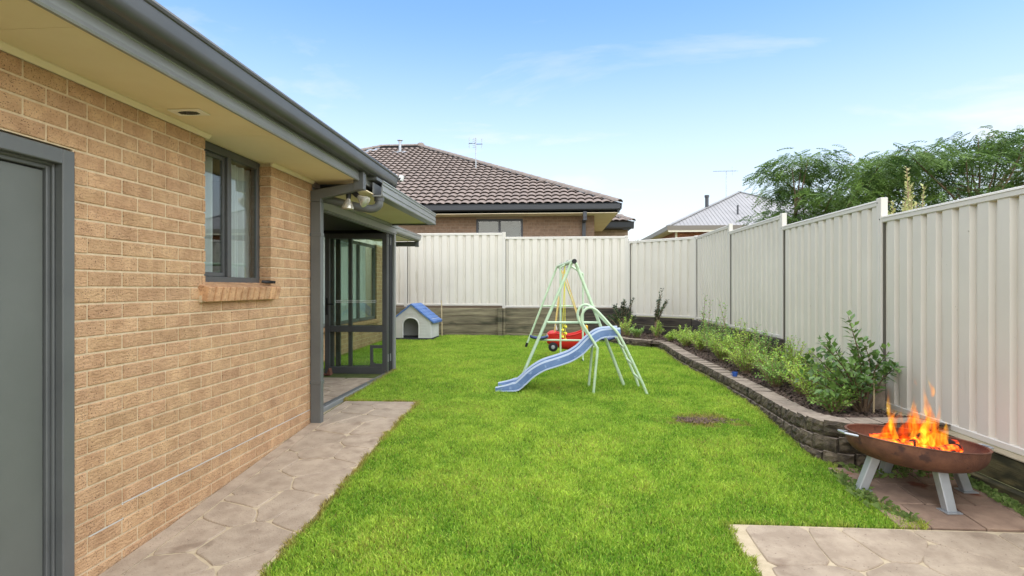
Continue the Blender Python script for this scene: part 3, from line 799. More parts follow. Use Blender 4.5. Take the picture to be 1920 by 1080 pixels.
# ------------------------------------------------------------------ curved block wall and garden bed
WALL = [(1.05, 13.95), (1.20, 12.9), (1.45, 12.26), (1.80, 11.97), (2.08, 11.72), (2.135, 11.2), (2.115, 10.3), (2.11, 9.5), (2.17, 8.6), (2.215, 7.7), (2.235, 6.9), (2.225, 6.35), (2.17, 5.6), (2.14, 5.15), (2.15, 4.9), (2.24, 4.72), (2.42, 4.66), (2.7, 4.68), (3.06, 4.74)]
wl_ = catmull([(x, y, 0) for x, y in WALL], 8)
acc = [0.]
for a, b in zip(wl_[:-1], wl_[1:]): acc.append(acc[-1] + (b - a).length)
def wall_at(s):
    s = min(max(s, 0), acc[-1]); i = min(int(np.searchsorted(acc, s)), len(acc) - 1); i = max(i, 1)
    t = (s - acc[i - 1]) / max(acc[i] - acc[i - 1], 1e-6); p = wl_[i - 1].lerp(wl_[i], t); d = (wl_[i] - wl_[i - 1]).normalized()
    return p, d
def wall_top(y): return float(np.interp(y, [4.6, 4.9, 5.5, 6.45, 7.7, 9.5, 11.7, 12.3], [.505, .475, .425, .405, .415, .455, .475, .495]))
gw = thing('block_wall', (2.2, 7.5, gz(7.5)), 'curved low retaining wall of split concrete blocks round the garden bed', 'garden wall')
BL, BH, BD = .222, .123, .20
def block_mesh(seed):
    r = random.Random(seed); bm = bmesh.new()
    nx, nz = 5, 4; hx, hy, hz_ = (BL - .006) / 2, BD / 2, (BH - .006) / 2
    grid = [[None] * (nz + 1) for _ in range(nx + 1)]
    for i in range(nx + 1):
        for k in range(nz + 1):
            x = -hx + 2 * hx * i / nx; z = -hz_ + 2 * hz_ * k / nz
            edge = (i in (0, nx)) or (k in (0, nz))
            y = -hy - (r.uniform(-.004, .016) if not edge else r.uniform(-.012, .002))
            grid[i][k] = bm.verts.new((x + (0 if edge else r.uniform(-.005, .005)), y, z))
    for i in range(nx):
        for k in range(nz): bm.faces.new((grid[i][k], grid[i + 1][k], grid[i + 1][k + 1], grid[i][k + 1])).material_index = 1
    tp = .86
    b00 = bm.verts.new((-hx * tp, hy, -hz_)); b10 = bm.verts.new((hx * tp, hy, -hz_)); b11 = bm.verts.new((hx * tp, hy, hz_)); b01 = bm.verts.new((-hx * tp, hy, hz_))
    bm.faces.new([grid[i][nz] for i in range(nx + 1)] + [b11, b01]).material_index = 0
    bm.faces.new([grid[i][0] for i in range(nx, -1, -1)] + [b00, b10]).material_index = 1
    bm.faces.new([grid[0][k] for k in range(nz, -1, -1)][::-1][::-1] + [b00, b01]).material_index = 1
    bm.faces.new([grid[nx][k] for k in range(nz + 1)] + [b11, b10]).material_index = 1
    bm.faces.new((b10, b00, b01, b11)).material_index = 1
    bmesh.ops.recalc_face_normals(bm, faces=bm.faces)
    me = bpy.data.meshes.new('block'); bm.to_mesh(me); bm.free()
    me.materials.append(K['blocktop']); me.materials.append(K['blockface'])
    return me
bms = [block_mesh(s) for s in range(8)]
rr = random.Random(3)
for c_ in range(4):
    s = (BL / 2 if c_ % 2 else 0) + .1
    while s < acc[-1] - .05:
        p, d = wall_at(s); zt = wall_top(p.y) - c_ * BH
        if zt > gz(p.y) - .02:
            n = Vector((d.y, -d.x, 0)); n = -n if n.x > 0 and False else n
            # outward (lawn) side lies to the right of travel (towards -x)
            ang = math.atan2(d.y, d.x)
            out = Vector((d.y, -d.x, 0))
            q = p - out * (BD / 2 - .012 * c_)
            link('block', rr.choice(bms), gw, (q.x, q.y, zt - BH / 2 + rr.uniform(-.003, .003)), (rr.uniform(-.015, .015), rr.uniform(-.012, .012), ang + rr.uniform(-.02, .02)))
        s += BL
# soil of the bed
inner = []
for i in range(0, len(wl_), 3):
    p = wl_[i]; s = acc[i]; _, d = wall_at(s); inner.append(p - Vector((d.y, -d.x, 0)) * .12)
fence_side = lambda y: (3.12 if y < 12.9 else max(1.2, 3.12 - (y - 12.9) * 1.05))
bed = MB(); vs = []
for p in inner:
    z = wall_top(p.y) - .035
    if p.y > 12.0: q = (1.95, 14.15) if p.y > 13.2 else (2.6, 13.5)
    else: q = (3.16, p.y)
    vs.append((p.x, p.y, z)); vs.append((q[0], q[1] + (0.02 if p.y < 4.9 else 0), z + .01))
nn = len(vs) // 2
bed.add(vs, [(2 * i, 2 * i + 2, 2 * i + 3, 2 * i + 1) for i in range(nn - 1)])
bed.add([(2.1, 11.6, .43), (3.14, 11.6, .43), (3.14, 13.0, .43), (1.9, 14.15, .43), (1.1, 14.1, .43), (1.5, 12.3, .43)], [(0, 1, 2, 3, 4, 5)])
tag(bed.build('garden_bed', K['soil'], fix=False), kind='structure')
def in_bed(x, y):
    if y < 4.8 or y > 13.9 or x > 3.06: return False
    if y > 12.95 and x > 3.06 - (y - 12.95) * 1.0: return False
    xw = np.interp(y, [4.85, 5.15, 5.6, 6.35, 6.9, 7.7, 8.6, 9.5, 11.2, 11.72, 11.97, 12.26, 12.9, 13.95], [2.32, 2.30, 2.34, 2.40, 2.41, 2.39, 2.35, 2.29, 2.31, 2.26, 1.98, 1.63, 1.38, 1.25])
    return x > xw
# bark mulch
mu = MB(); r = random.Random(9); n = 0
while n < 9000:
    x, y = r.uniform(1.2, 3.1), 4.8 + 9.1 * r.random() ** 1.35
    if not in_bed(x, y): continue
    n += 1; z = wall_top(y) - .03 + r.uniform(0, .022)
    a = r.uniform(0, 6.28); l = r.uniform(.012, .034); w = r.uniform(.004, .011); t = r.uniform(-.5, .5)
    dx, dy = math.cos(a), math.sin(a)
    mu.add([(x - dx * l - dy * w, y - dy * l + dx * w, z - t * l), (x - dx * l + dy * w, y - dy * l - dx * w, z - t * l), (x + dx * l + dy * w, y + dy * l - dx * w, z + t * l), (x + dx * l - dy * w, y + dy * l + dx * w, z + t * l)], [(0, 1, 2, 3)])
tag(mu.build('mulch', K['mulch'], fix=False), 'loose brown bark mulch covering the soil of the garden bed', 'mulch', kind='stuff')

# clay pavers under the fire bowl
pv = tag(ribbon(2.10, 3.05, 3.664, 4.62, -.006, .05).build('paver_pad', K['soil'], fix=False), kind='structure')
for j, (ya, yb) in enumerate(((3.668, 3.985), (3.993, 4.31), (4.318, 4.60))):
    x = 1.99 + (.0, .16, .05)[j]
    while x < 3.02:
        a, b = max(x, 2.12), min(x + .31, 3.04)
        if b - a > .06:
            za, zb_ = gz(ya), gz(yb); h = .018 + random.uniform(-.003, .003)
            m = MB(); m.add([(a, ya, za - .03), (b, ya, za - .03), (b, yb, zb_ - .03), (a, yb, zb_ - .03), (a, ya, za + h), (b, ya, za + h), (b, yb, zb_ + h), (a, yb, zb_ + h)],
                            [(0, 3, 2, 1), (4, 5, 6, 7), (0, 1, 5, 4), (1, 2, 6, 5), (2, 3, 7, 6), (3, 0, 4, 7)])
            m.build('paver', K['paver'], pv, bevel=.004)
        x += .318

# ------------------------------------------------------------------ the house behind the back fence
NY = 16.0; EY = 15.4; EX = 1.77; EZ = 3.80; SL = .473; T = 7.0
nh = thing('tiled_house', (-2, 19, .4), 'brown brick house with tiled hip roof and charcoal gutter behind the back fence', 'house')
nw = MB(); nw.box(-12, -2.158, NY + .006, NY + .12, .3, 3.56); nw.box(-.842, 1.14, NY + .006, NY + .12, .3, 3.56); nw.box(-2.158, -.842, NY + .006, NY + .12, 3.487, 3.56); nw.box(-2.158, -.842, NY + .006, NY + .12, .3, 2.29); nw.box(1.03, 1.134, NY + .12, 29, .3, 3.56)
nw = nw.build('wall', K['nmortar'], nh)
brick_set(nw, 'brick', [(-4.6, 1.14, 2.6, 3.555)], [(-2.16, -.84, 2.0, 3.49)], (0, NY, 0), (1, 0), .10, K['nbrick'], cap=300, bevel=0, z_first=.1)
brick_set(nw, 'brick', [(NY + .12, 20, 2.6, 3.555)], [], (1.14, 0, 0), (0, 1), .10, K['nbrick'], cap=60, bevel=0, z_first=.1)
m = MB(); m.box(-2.155, -2.10, NY + .02, NY + .09, 2.3, 3.485); m.box(-.90, -.845, NY + .02, NY + .09, 2.3, 3.485); m.box(-2.10, -.90, NY + .02, NY + .09, 3.43, 3.485); m.box(-1.53, -1.47, NY + .02, NY + .09, 2.3, 3.43)
nwin = m.build('window', K['ngutter'], nh, bevel=.004)
MB().box(-2.10, -1.53, NY + .06, NY + .065, 2.3, 3.43).build('pane', K['glass'], nwin)
MB().box(-1.47, -.90, NY + .045, NY + .05, 2.3, 3.43).build('pane', K['glass'], nwin)
MB().box(-2.2, -.8, NY + .11, NY + .115, 2.3, 3.5).build('blind', K['darkroom'], nwin)
sf = MB(); sf.box(-12, EX - .04, EY + .04, NY + .006, 3.555, 3.57); sf.box(1.14, EX - .04, NY + .006, 29, 3.555, 3.57); sf.build('soffit', K['soffit'], nh)
gt = MB()
pf = [(EY + .06, 3.56), (EY + .05, 3.56), (EY + .05, 3.62), (EY - .03, 3.64), (EY - .05, 3.66), (EY - .06, 3.78), (EY - .07, 3.80), (EY - .05, 3.81), (EY - .04, 3.80), (EY - .03, 3.67), (EY + .06, 3.65)]
gt.extr_x(pf, -12, EX); 
gt.extr_y([(EX + (EY - y) , z) for y, z in pf], EY, 29); gt.build('gutter', K['ngutter'], nh)
box('fascia', K['ngutter'], -12, EX - .045, EY + .05, EY + .07, 3.555, 3.66, nh)
dpx = MB(); dpx.box(.80, .90, NY - .10, NY - .02, .4, 3.36); dpx.box(.80, .90, EY - .0, NY - .02, 3.36, 3.44); dpx.box(.80, .90, EY - .0, EY + .09, 3.44, 3.60); dpx.build('downpipe', K['ngutter'], nh, bevel=.006)
AX, AY, AZ = EX - T, EY + T, EZ + T * SL                # hip apex
AXL = -6.85
rfm = MB(); D = .03
rfm.add([(EX, EY, EZ - D), (AX, AY, AZ - D), (AXL, AY, AZ - D), (AXL - T, EY, EZ - D), (EX, EY + 2 * T, EZ - D), (AXL - T, EY + 2 * T, EZ - D)],
        [(0, 1, 2, 3), (0, 4, 1), (1, 4, 5, 2), (2, 5, 3)])
roof = rfm.build('roof', K['mortarshade'], nh, fix=False)
# tiles on the face towards the camera
TW, ROW = .225, .313; n = 6
tl = MB(); top = []
slope_len = math.hypot(ROW, ROW * SL); LL = slope_len * 1.16
for v in range(2):
    for i in range(n + 1):
        u = i / n; top.append((-TW / 2 + TW * u, v * LL, .040 * math.sin(math.pi * u) ** .8 + (.052 if v == 0 else .0)))
bot = [(x, y, z - .011) for x, y, z in top[:n + 1]]
tl.add(top + bot, [(i, i + 1, n + 2 + i, n + 1 + i) for i in range(n)] + [(i, 2 * (n + 1) + i, 2 * (n + 1) + i + 1, i + 1) for i in range(n)])
tme = tl.mesh(K['tile'], 'tile', fix=False, smooth=True)
tilt = math.atan(SL); tiles = []
for r_ in range(22):
    s = r_ * ROW - .04; y = EY + s; z = EZ + s * SL - .0
    xr = EX - max(s, 0) ; xl = max(AXL - T + s, -9.5)
    x = EX - .12 - (TW / 2 if False else 0)
    while x > xl:
        if x + TW * .45 < xr + .06: tiles.append((x, y, z))
        x -= TW
tiles.sort(key=lambda t: t[1])
vis = [t for t in tiles if t[0] > -4.2 - (t[1] - 15.4) * .24]
hid = [t for t in tiles if not t[0] > -4.2 - (t[1] - 15.4) * .24]
for t in vis[:300]: link('tile', tme, roof, t, (tilt, 0, 0))
rest = MB(); Rm = Matrix.Rotation(tilt, 3, 'X')
for t in vis[300:] + hid: rest.add([Rm @ Vector(q) + Vector(t) for q in tl.v], tl.f)
tag(rest.build('tile', K['tile'], roof, fix=False, smooth=True), kind='stuff')
# ridge and hip caps
def cap_mesh(L):
    mb = MB(); n = 6; pr = [(-.13 * math.cos(math.pi * k / n), .085 * math.sin(math.pi * k / n)) for k in range(n + 1)]
    vs = [(0, x, z) for x, z in pr] + [(L, x * .93, z * .93) for x, z in pr] + [(0, x * .86, z * .82) for x, z in pr]
    mb.add(vs, [(i, i + 1, n + 2 + i, n + 1 + i) for i in range(n)] + [(i, 2 * (n + 1) + i, 2 * (n + 1) + i + 1, i + 1) for i in range(n)])
    return mb.mesh(K['ridge'], 'ridge_tile', fix=False, smooth=True)
def caps(p, q, step=.36):
    p, q = Vector(p), Vector(q); d = q - p; k = int(d.length / step); me = cap_mesh(step * 1.12)
    e = d.to_track_quat('X', 'Z').to_euler()
    for i in range(k):
        w = p + d * (i / k); link('ridge_tile', me, roof, (w.x, w.y, w.z + .035), e)
caps((EX, EY, EZ - .0), (AX, AY, AZ + .02)); caps((AX - .1, AY, AZ + .03), (AXL, AY, AZ + .03)); caps((AXL - T, EY, EZ), (AXL, AY, AZ + .02))
hm = MB(); hm.beam((EX - .05, EY + .05, EZ + .0), (AX, AY, AZ), .30, .06); hm.beam((AX, AY, AZ), (AXL, AY, AZ), .30, .07); hm.build('bedding_mortar', K['mortarshade'], roof)
MB().lathe([(0, .16), (.10, .15), (.15, .09), (.16, 0)], (AX, AY, AZ + .03), 10).build('apex_cap', K['ridge'], roof, smooth=True)
MB().tube([(-5.82, 21.5, 6.68), (-5.82, 21.5, 7.12)], .05, 12).tube([(-5.82, 21.5, 7.10), (-5.82, 21.5, 7.15)], .058, 12).lathe([(.0, .06), (.10, .04), (.11, .02), (0, .02)], (-5.82, 21.5, 7.15), 14).build('flue', K['zinc'], nh, smooth=True)
MB().add([(-6.1, 21.35, 6.68), (-5.5, 21.35, 6.68), (-5.55, 21.62, 6.80), (-6.05, 21.62, 6.80)], [(0, 1, 2, 3)]).build('flashing', K['zinc'], nh, fix=False)
# lower wing on its right
m = MB(); m.box(1.3, 2.64, 20.506, 20.62, .3, 3.62); m.box(2.53, 2.634, 20.62, 28, .3, 3.62)
w2 = m.build('side_wall', K['nmortar'], nh)
brick_set(w2, 'brick', [(1.2, 2.64, 2.8, 3.60)], [], (0, 20.5, 0), (1, 0), .10, K['nbrick2'], cap=100, bevel=0)
MB().extr_x([(20.1, 3.60), (20.0, 3.64), (19.95, 3.83), (19.92, 3.84), (20.1, 3.82)], 1.2, 2.78).extr_y([(2.70, 3.60), (2.74, 3.64), (2.79, 3.83), (2.82, 3.84), (2.70, 3.82)], 20.0, 28).build('side_gutter', K['ngutter'], nh)
MB().add([(2.76, 19.98, 3.83), (1.0, 21.74, 4.66), (-1, 21.74, 4.66), (-1, 19.98, 3.83), (2.76, 28, 3.83), (1.0, 26.2, 4.66)], [(0, 1, 2, 3), (0, 4, 5, 1)]).build('side_roof', K['tile'], nh, fix=False)
w3 = []
for r_ in range(5):
    s = r_ * ROW; x = 2.62
    while x > 1.0:
        if x < 2.80 - s: w3.append((x, 19.95 + s, 3.83 + s * SL))
        x -= TW
for t in w3: link('tile', tme, nh, t, (tilt, 0, 0))
me_ = cap_mesh(.40); dd = Vector((-1, 1, SL)); ee = dd.to_track_quat('X', 'Z').to_euler()
for i in range(6): link('ridge_tile', me_, nh, Vector((2.76, 19.98, 3.86)) + dd * (.25 * i), ee)

def antenna(base, h, label, elements, boom):
    t = thing('tv_antenna', base, label, 'antenna', 'roof antennas')
    b = Vector(base)
    MB().tube([b, b + Vector((0, 0, h))], .018, 6).build('mast', K['zinc'], t)
    for (o, d, L) in elements:
        c_ = b + Vector(o); d = Vector(d).normalized()
        MB().tube([c_ - d * L / 2, c_ + d * L / 2], .010, 5).build('element', K['zinc'], t)
    for (p, q) in boom: MB().tube([b + Vector(p), b + Vector(q)], .012, 5).build('boom', K['tyre'], t)
antenna((-2.57, 19.0, 5.45), 1.12, 'thin television antenna on the hip of the tiled roof', [((-.22, 0, .95), (0, 0, 1), .34), ((.20, 0, .92), (0, 0, 1), .34)] + [((-.06, 0, .80 + .07 * k), (1, .2, .3), .10) for k in range(5)], [((-.24, 0, .93), (-.02, 0, .93)), ((.02, 0, .90), (.22, 0, .90))])

# ------------------------------------------------------------------ pale-roofed house farther off on the right
fh = thing('grey_roofed_house', (11, 35, .5), 'red brick house with pale grey steel pyramid roof beyond the corner of the fence', 'house')
FXc, FYc, FZ, FT = 5.9, 30.0, 4.73, 5.25; FS = .49
ap = (FXc + FT, FYc + FT, FZ + FT * FS)
MB().add([(FXc, FYc, FZ), (FXc + 2 * FT, FYc, FZ), (FXc + 2 * FT, FYc + 2 * FT, FZ), (FXc, FYc + 2 * FT, FZ), ap], [(0, 1, 4), (1, 2, 4), (2, 3, 4), (3, 0, 4)]).build('roof', K['greyroof'], fh, fix=False)
rb = MB()
for i in range(52):
    x = FXc + .1 + i * .2; hgt = min(x - FXc, FXc + 2 * FT - x)
    rb.beam((x, FYc, FZ + .012), (x, FYc + hgt, FZ + hgt * FS + .012), .03, .02)
tag(rb.build('roof_rib', K['greyroof'], fh), kind='stuff')
hp = MB()
for cx, cy in ((FXc, FYc), (FXc + 2 * FT, FYc), (FXc, FYc + 2 * FT)): hp.beam((cx, cy, FZ + .03), (ap[0], ap[1], ap[2] + .03), .22, .04)
hp.build('hip_flashing', K['greyroof'], fh)
wb = MB(); wb.box(FXc + .55, FXc + 2 * FT - .55, FYc + .55, FYc + 2 * FT - .55, .3, FZ - .22); fw = wb.build('wall', K['nmortar'], fh)
brick_set(fw, 'brick', [(FXc + .5, 14.5, 3.6, FZ - .2)], [(8.6, 10.6, 3.2, 4.45)], (0, FYc + .5, 0), (1, 0), .1, K['redbrick'], cap=300, bevel=0)
brick_set(fw, 'brick', [(-40.0, -FYc - .5, 3.4, FZ - .2)], [], (FXc + .5, 0, 0), (0, -1), .1, K['redbrick'], cap=300, bevel=0)
m = MB(); m.box(FXc - .02, FXc + 2 * FT, FYc - .04, FYc - .02, FZ - .20, FZ + .03); m.box(FXc - .04, FXc - .02, FYc - .04, FYc + 2 * FT, FZ - .20, FZ + .03); m.build('gutter', mat('gutter_taupe', S(120, 112, 100), rough=.5), fh)
m = MB(); m.box(FXc - .0, FXc + 2 * FT, FYc, FYc + .5, FZ - .22, FZ - .20); m.box(FXc, FXc + .5, FYc + .5, FYc + 2 * FT, FZ - .22, FZ - .20); m.box(FXc + .0, FXc + 2 * FT, FYc - .018, FYc, FZ - .30, FZ - .20); m.build('eave', K['cream'], fh)
m = MB(); m.box(8.6, 10.6, FYc + .52, FYc + .56, 3.2, 4.45); nwf = m.build('window', K['cream'], fh); box('pane', K['glass'], 8.7, 9.55, FYc + .50, FYc + .515, 3.3, 4.35, nwf); box('roller_blind', K['room'], 9.65, 10.5, FYc + .50, FYc + .515, 3.3, 4.35, nwf)
MB().tube([(FXc + .5, FYc + .42, 3.4), (FXc + .5, FYc + .42, 4.5)], .06, 8).build('downpipe', K['cream'], fh)
MB().tube([(8.55, 32.65, 5.9), (8.55, 32.65, 6.62)], .10, 10).tube([(8.55, 32.65, 6.6), (8.55, 32.65, 6.72)], .13, 10).build('flue', K['ngutter'], fh)
MB().tube([(9.9, 31.6, 5.4), (9.9, 31.6, 6.0)], .05, 8).build('vent_pipe', K['ngutter'], fh)
antenna((10.0, 34.0, 6.7), 1.65, 'tall television antenna on the pale grey steel roof', [((-.50 + .22 * k, 0, 1.62), (0, 1, .25), .5) for k in range(6)] + [((.35, 0, 1.62), (0, .2, 1), .5)], [((-.75, 0, 1.62), (.55, 0, 1.62))])
# ------------------------------------------------------------------ kennel
kn = thing('dog_kennel', (-3.2, 13.3, gz(13.3)), 'white plastic dog kennel with blue roof by the back sleeper wall', 'kennel')
kc = Vector((-3.25, 13.0, gz(13.0) + .0)); krot = Matrix.Rotation(R(-3), 3, 'Z')
def kp(x, y, z): return kc + krot @ Vector((x, y, z))
HWk, DPk, EVk, APk = .46, .72, .44, .80
def kmb(vs, fs): return MB().add([kp(*v) for v in vs], fs)
def kbox(x0, x1, y0, y1, z0, z1): 
    m = MB().box(x0, x1, y0, y1, z0, z1); m.v = [tuple(kp(*v)) for v in m.v]; return m
# front wall with an arched opening
def arch_front(y, t):
    ax0, ax1, az = -.20, .16, .34
    arc = [(-.02 + .18 * math.cos(a), az + .15 * math.sin(a)) for a in [math.pi * k / 10 for k in range(11)]]   # right to left
    hole = [(ax1, .04)] + arc + [(ax0, .04)]
    outl = [(HWk, .04), (HWk, EVk), (0, APk), (-HWk, EVk), (-HWk, .04)]
    m = MB()
    # right part, left part, top fan
    def fanpoly(poly):
        n = len(poly); vs = [kp(x, y, z) for x, z in poly] + [kp(x, y + t, z) for x, z in poly]
        m.add(vs, [tuple(range(n)), tuple(range(2 * n - 1, n - 1, -1))] + [(i, n + i, n + (i + 1) % n, (i + 1) % n) for i in range(n)])
    fanpoly([(ax1, .04), (HWk, .04), (HWk, EVk), (ax1, EVk - 0.02 + .0)] if False else [(ax1, .04), (HWk, .04), (HWk, az), (ax1, az)])
    fanpoly([(-HWk, .04), (ax0, .04), (ax0, az), (-HWk, az)])
    fanpoly([(HWk, az), (HWk, EVk)] + [(.0, APk)] + arc[5::-1])
    fanpoly([(0, APk), (-HWk, EVk), (-HWk, az)] + arc[10:4:-1])
    return m
arch_front(0, .03).build('front_wall', K['kennel'], kn)
kbox(HWk - .03, HWk, .03, DPk - .03, .04, EVk).build('side_wall', K['kennel'], kn, bevel=.004)
kbox(-HWk, -HWk + .03, .03, DPk - .03, .04, EVk).build('side_wall', K['kennel'], kn, bevel=.004)
m = MB(); n = 5; pl = [(HWk, .04), (HWk, EVk), (0, APk), (-HWk, EVk), (-HWk, .04)]
m.add([kp(x, DPk - .03, z) for x, z in pl] + [kp(x, DPk, z) for x, z in pl], [tuple(range(n)), tuple(range(2 * n - 1, n - 1, -1))] + [(i, n + i, n + (i + 1) % n, (i + 1) % n) for i in range(n)])
m.build('back_wall', K['kennel'], kn)
kbox(-HWk - .015, HWk + .015, -.015, DPk + .015, 0, .04).build('base', K['kdark'], kn, bevel=.006)
# raised clapboards
for zz in [.10 + .065 * k for k in range(6)]:
    for xa, xb in ((-HWk + .01, -.235), (.195, HWk - .01)):
        kbox(xa, xb, -.006, .0005, zz, zz + .056).build('board', K['kennel'], kn, bevel=.002)
    kbox(HWk - .0005, HWk + .006, .04, DPk - .04, zz, zz + .056).build('board', K['kennel'], kn, bevel=.002)
kbox(-.15, .13, -.008, .0005, .585, .635).build('name_plate', K['kennel'], kn, bevel=.003)
at = MB(); pts = [(.175, .04), (.175, .34)] + [(-.02 + .195 * math.cos(a), .34 + .165 * math.sin(a)) for a in [math.pi * k / 12 for k in range(13)]] + [(-.215, .34), (-.215, .04)]
at.tube([kp(x, -.006, z) for x, z in pts], .012, 6).build('door_trim', K['white'], kn, smooth=True)
for sg in (-1, 1):
    m = MB(); sl_ = (APk - EVk) / HWk; ov = .07
    def rp(u, y, o): # u 0 at ridge to 1 at eave
        x = u * (HWk + ov); return kp(sg * x, y, APk + .03 - x * sl_ + o)
    m.add([rp(0, -.05, 0), rp(1, -.05, 0), rp(1, DPk + .05, 0), rp(0, DPk + .05, 0), rp(0, -.05, -.035), rp(1, -.05, -.035), rp(1, DPk + .05, -.035), rp(0, DPk + .05, -.035)],
          [(0, 1, 2, 3), (7, 6, 5, 4), (0, 4, 5, 1), (1, 5, 6, 2), (2, 6, 7, 3), (3, 7, 4, 0)])
    ro = m.build('roof', K['kblue'], kn)
    for i in range(6):
        for j in range(4):
            u0, u1 = i / 6 + .004, (i + 1) / 6 - .004; ya = -.05 + (DPk + .1) * (j / 4) + .006 + (.04 if i % 2 else 0); yb = min(ya + (DPk + .1) / 4 - .012, DPk + .05)
            q = MB(); q.add([rp(u0, ya, .004), rp(u1, ya, .013), rp(u1, yb, .013), rp(u0, yb, .004), rp(u0, ya, -.002), rp(u1, ya, -.002), rp(u1, yb, -.002), rp(u0, yb, -.002)],
                            [(0, 1, 2, 3), (7, 6, 5, 4), (0, 4, 5, 1), (1, 5, 6, 2), (2, 6, 7, 3), (3, 7, 4, 0)]); q.build('shingle', K['kblue'], ro)
tag(MB().tube([(-2.71, 13.88, gz(13.9) - .05), (-2.73, 13.9, 1.25)], .014, 7).build('garden_stake', K['stake'], None, smooth=True), 'thin pale stake standing against the back sleepers beside the kennel', 'stake')

# ------------------------------------------------------------------ swing set
sw = thing('swing_set', (.2, 9.6, gz(9.6)), 'mint green tubular A-frame swing set on the lawn', 'swing set')
def leg(a, b): return MB().tube([a, b], .021, 10).build('leg', K['swing'], sw, smooth=True)
NA, FA = Vector((.27, 7.62, 1.90)), Vector((.10, 11.6, 1.985))
leg((-.466, 7.596, gz(7.6) - .02), NA - Vector((.02, 0, 0))); leg((.938, 7.629, gz(7.6) - .02), NA + Vector((.02, 0, 0)))
leg((-.565, 11.64, gz(11.6) - .02), FA - Vector((.02, 0, 0))); leg((.765, 11.62, gz(11.6) - .02), FA + Vector((.02, 0, 0)))
MB().tube([(-.565, 11.635, gz(11.6) - .03), (-.523, 11.63, gz(11.6) + .10)], .026, 8).build('leg_cap', K['tyre'], sw, smooth=True)
dB = (FA - NA)
MB().tube([NA - dB * .03, FA + dB * .03], .028, 12).build('top_beam', K['swing'], sw, smooth=True)
MB().tube([NA - dB * .04, NA - dB * .025], .031, 12).build('end_cap', K['tyre'], sw, smooth=True)
MB().tube([(-.075, 7.60, 1.095), (.60, 7.62, 1.095)], .016, 8).build('crossbar', K['swing'], sw, smooth=True)
MB().tube([(-.235, 11.62, 1.185), (.43, 11.62, 1.185)], .016, 8).build('crossbar', K['swing'], sw, smooth=True)
def onbeam(y): return NA + dB * ((y - NA.y) / dB.y)
for y in (8.75, 9.05, 9.7, 10.35, 10.9):
    p = onbeam(y); mb = MB(); mb.tube([p + Vector((0, 0, .05)), p + Vector((0, 0, -.055))], .007, 6); mb.tube([p + Vector((.012 * math.sin(a), 0, -.075 + .02 * math.cos(a))) for a in [2 * math.pi * k / 10 for k in range(11)]], .005, 5, cap=False)
    mb.build('hook', K['zinc'], sw)
for p in (NA, FA):
    for sg in (-1, 1):
        MB().obox(p + Vector((sg * .05, 0, -.06)), (.09, .05, .012), Matrix.Rotation(sg * R(62), 3, 'Y')).build('bracket', K['swing'], sw, bevel=.003)
# loose ropes with knots
for i, (y, dx, ln) in enumerate(((9.35, -.05, 1.15), (9.5, .01, 1.22))):
    p = onbeam(y) + Vector((0, 0, -.03)); MB().tube(catmull([p, p + Vector((dx * .4, 0, -.45)), p + Vector((dx, .02, -ln))], 6), .006, 5).build('rope', K['knot'], sw, smooth=True)
    for k in range(3):
        q = p + Vector((dx, .02, -ln + .11 * k)); r_ = random.Random(k + 9 * i)
        MB().tube([q + Vector((.022 * math.cos(a), .022 * math.sin(a), .012 * math.sin(2 * a))) for a in [2 * math.pi * j / 9 for j in range(10)]], .012, 5).build('knot', K['knot'], sw, smooth=True)

# glider seesaw hung from the beam
gl = thing('glider_swing', (.28, 9.0, .6), 'two-seat glider with navy seats hanging on mint rods from the swing beam', 'glider')
gy = 8.95; pb = onbeam(gy)
for sg, xk in ((-1, .115), (1, .462)):
    for dy in (-.0,):
        pts = [(pb.x + sg * .03, gy, pb.z - .02), (pb.x + sg * .10, gy, pb.z - .06), (xk, gy, pb.z - .16), (xk, gy, pb.z - .25), (xk, gy, 1.2), (xk, gy, .44)]
        MB().tube(pts, .015, 8).build('hanger_rod', K['swing'], gl, smooth=True)
    MB().tube([(xk, gy, .445), (xk, gy, .425)], .02, 8).build('rod_cap', K['tyre'], gl, smooth=True)
    MB().tube([(xk, gy - .16, .45), (xk, gy + .16, .45)], .011, 6).build('foot_rest', K['swing'], gl, smooth=True)
MB().tube([(-.25, gy, .74), (.84, gy, .735)], .015, 8).build('seat_beam', K['swing'], gl, smooth=True)
for xa, xb, zz in ((-.36, -.08, .775), (.67, .95, .765)):
    s = MB(); n = 10
    for k, (ys, hh) in enumerate(((-.10, 0), (-.085, .022), (0, .03), (.085, .022), (.10, 0))): pass
    ring = []
    for j in range(9):
        t = j / 8; w = .115 * math.sin(math.pi * min(max(t, .06), .94)) ** .45; x = xa + (xb - xa) * t; lift = .028 * abs(2 * t - 1) ** 2
        ring += [(x, gy - w, zz + lift - .006), (x, gy - w * .8, zz + .014 + lift), (x, gy + w * .8, zz + .014 + lift), (x, gy + w, zz + lift - .006), (x, gy + w * .75, zz - .024 + lift), (x, gy - w * .75, zz - .024 + lift)]
    fs = []
    for j in range(8):
        for k in range(6): fs.append((j * 6 + k, j * 6 + (k + 1) % 6, (j + 1) * 6 + (k + 1) % 6, (j + 1) * 6 + k))
    fs += [tuple(range(6)), tuple(48 + k for k in range(5, -1, -1))]
    s.add(ring, fs).build('seat', K['navy'], gl, smooth='all')

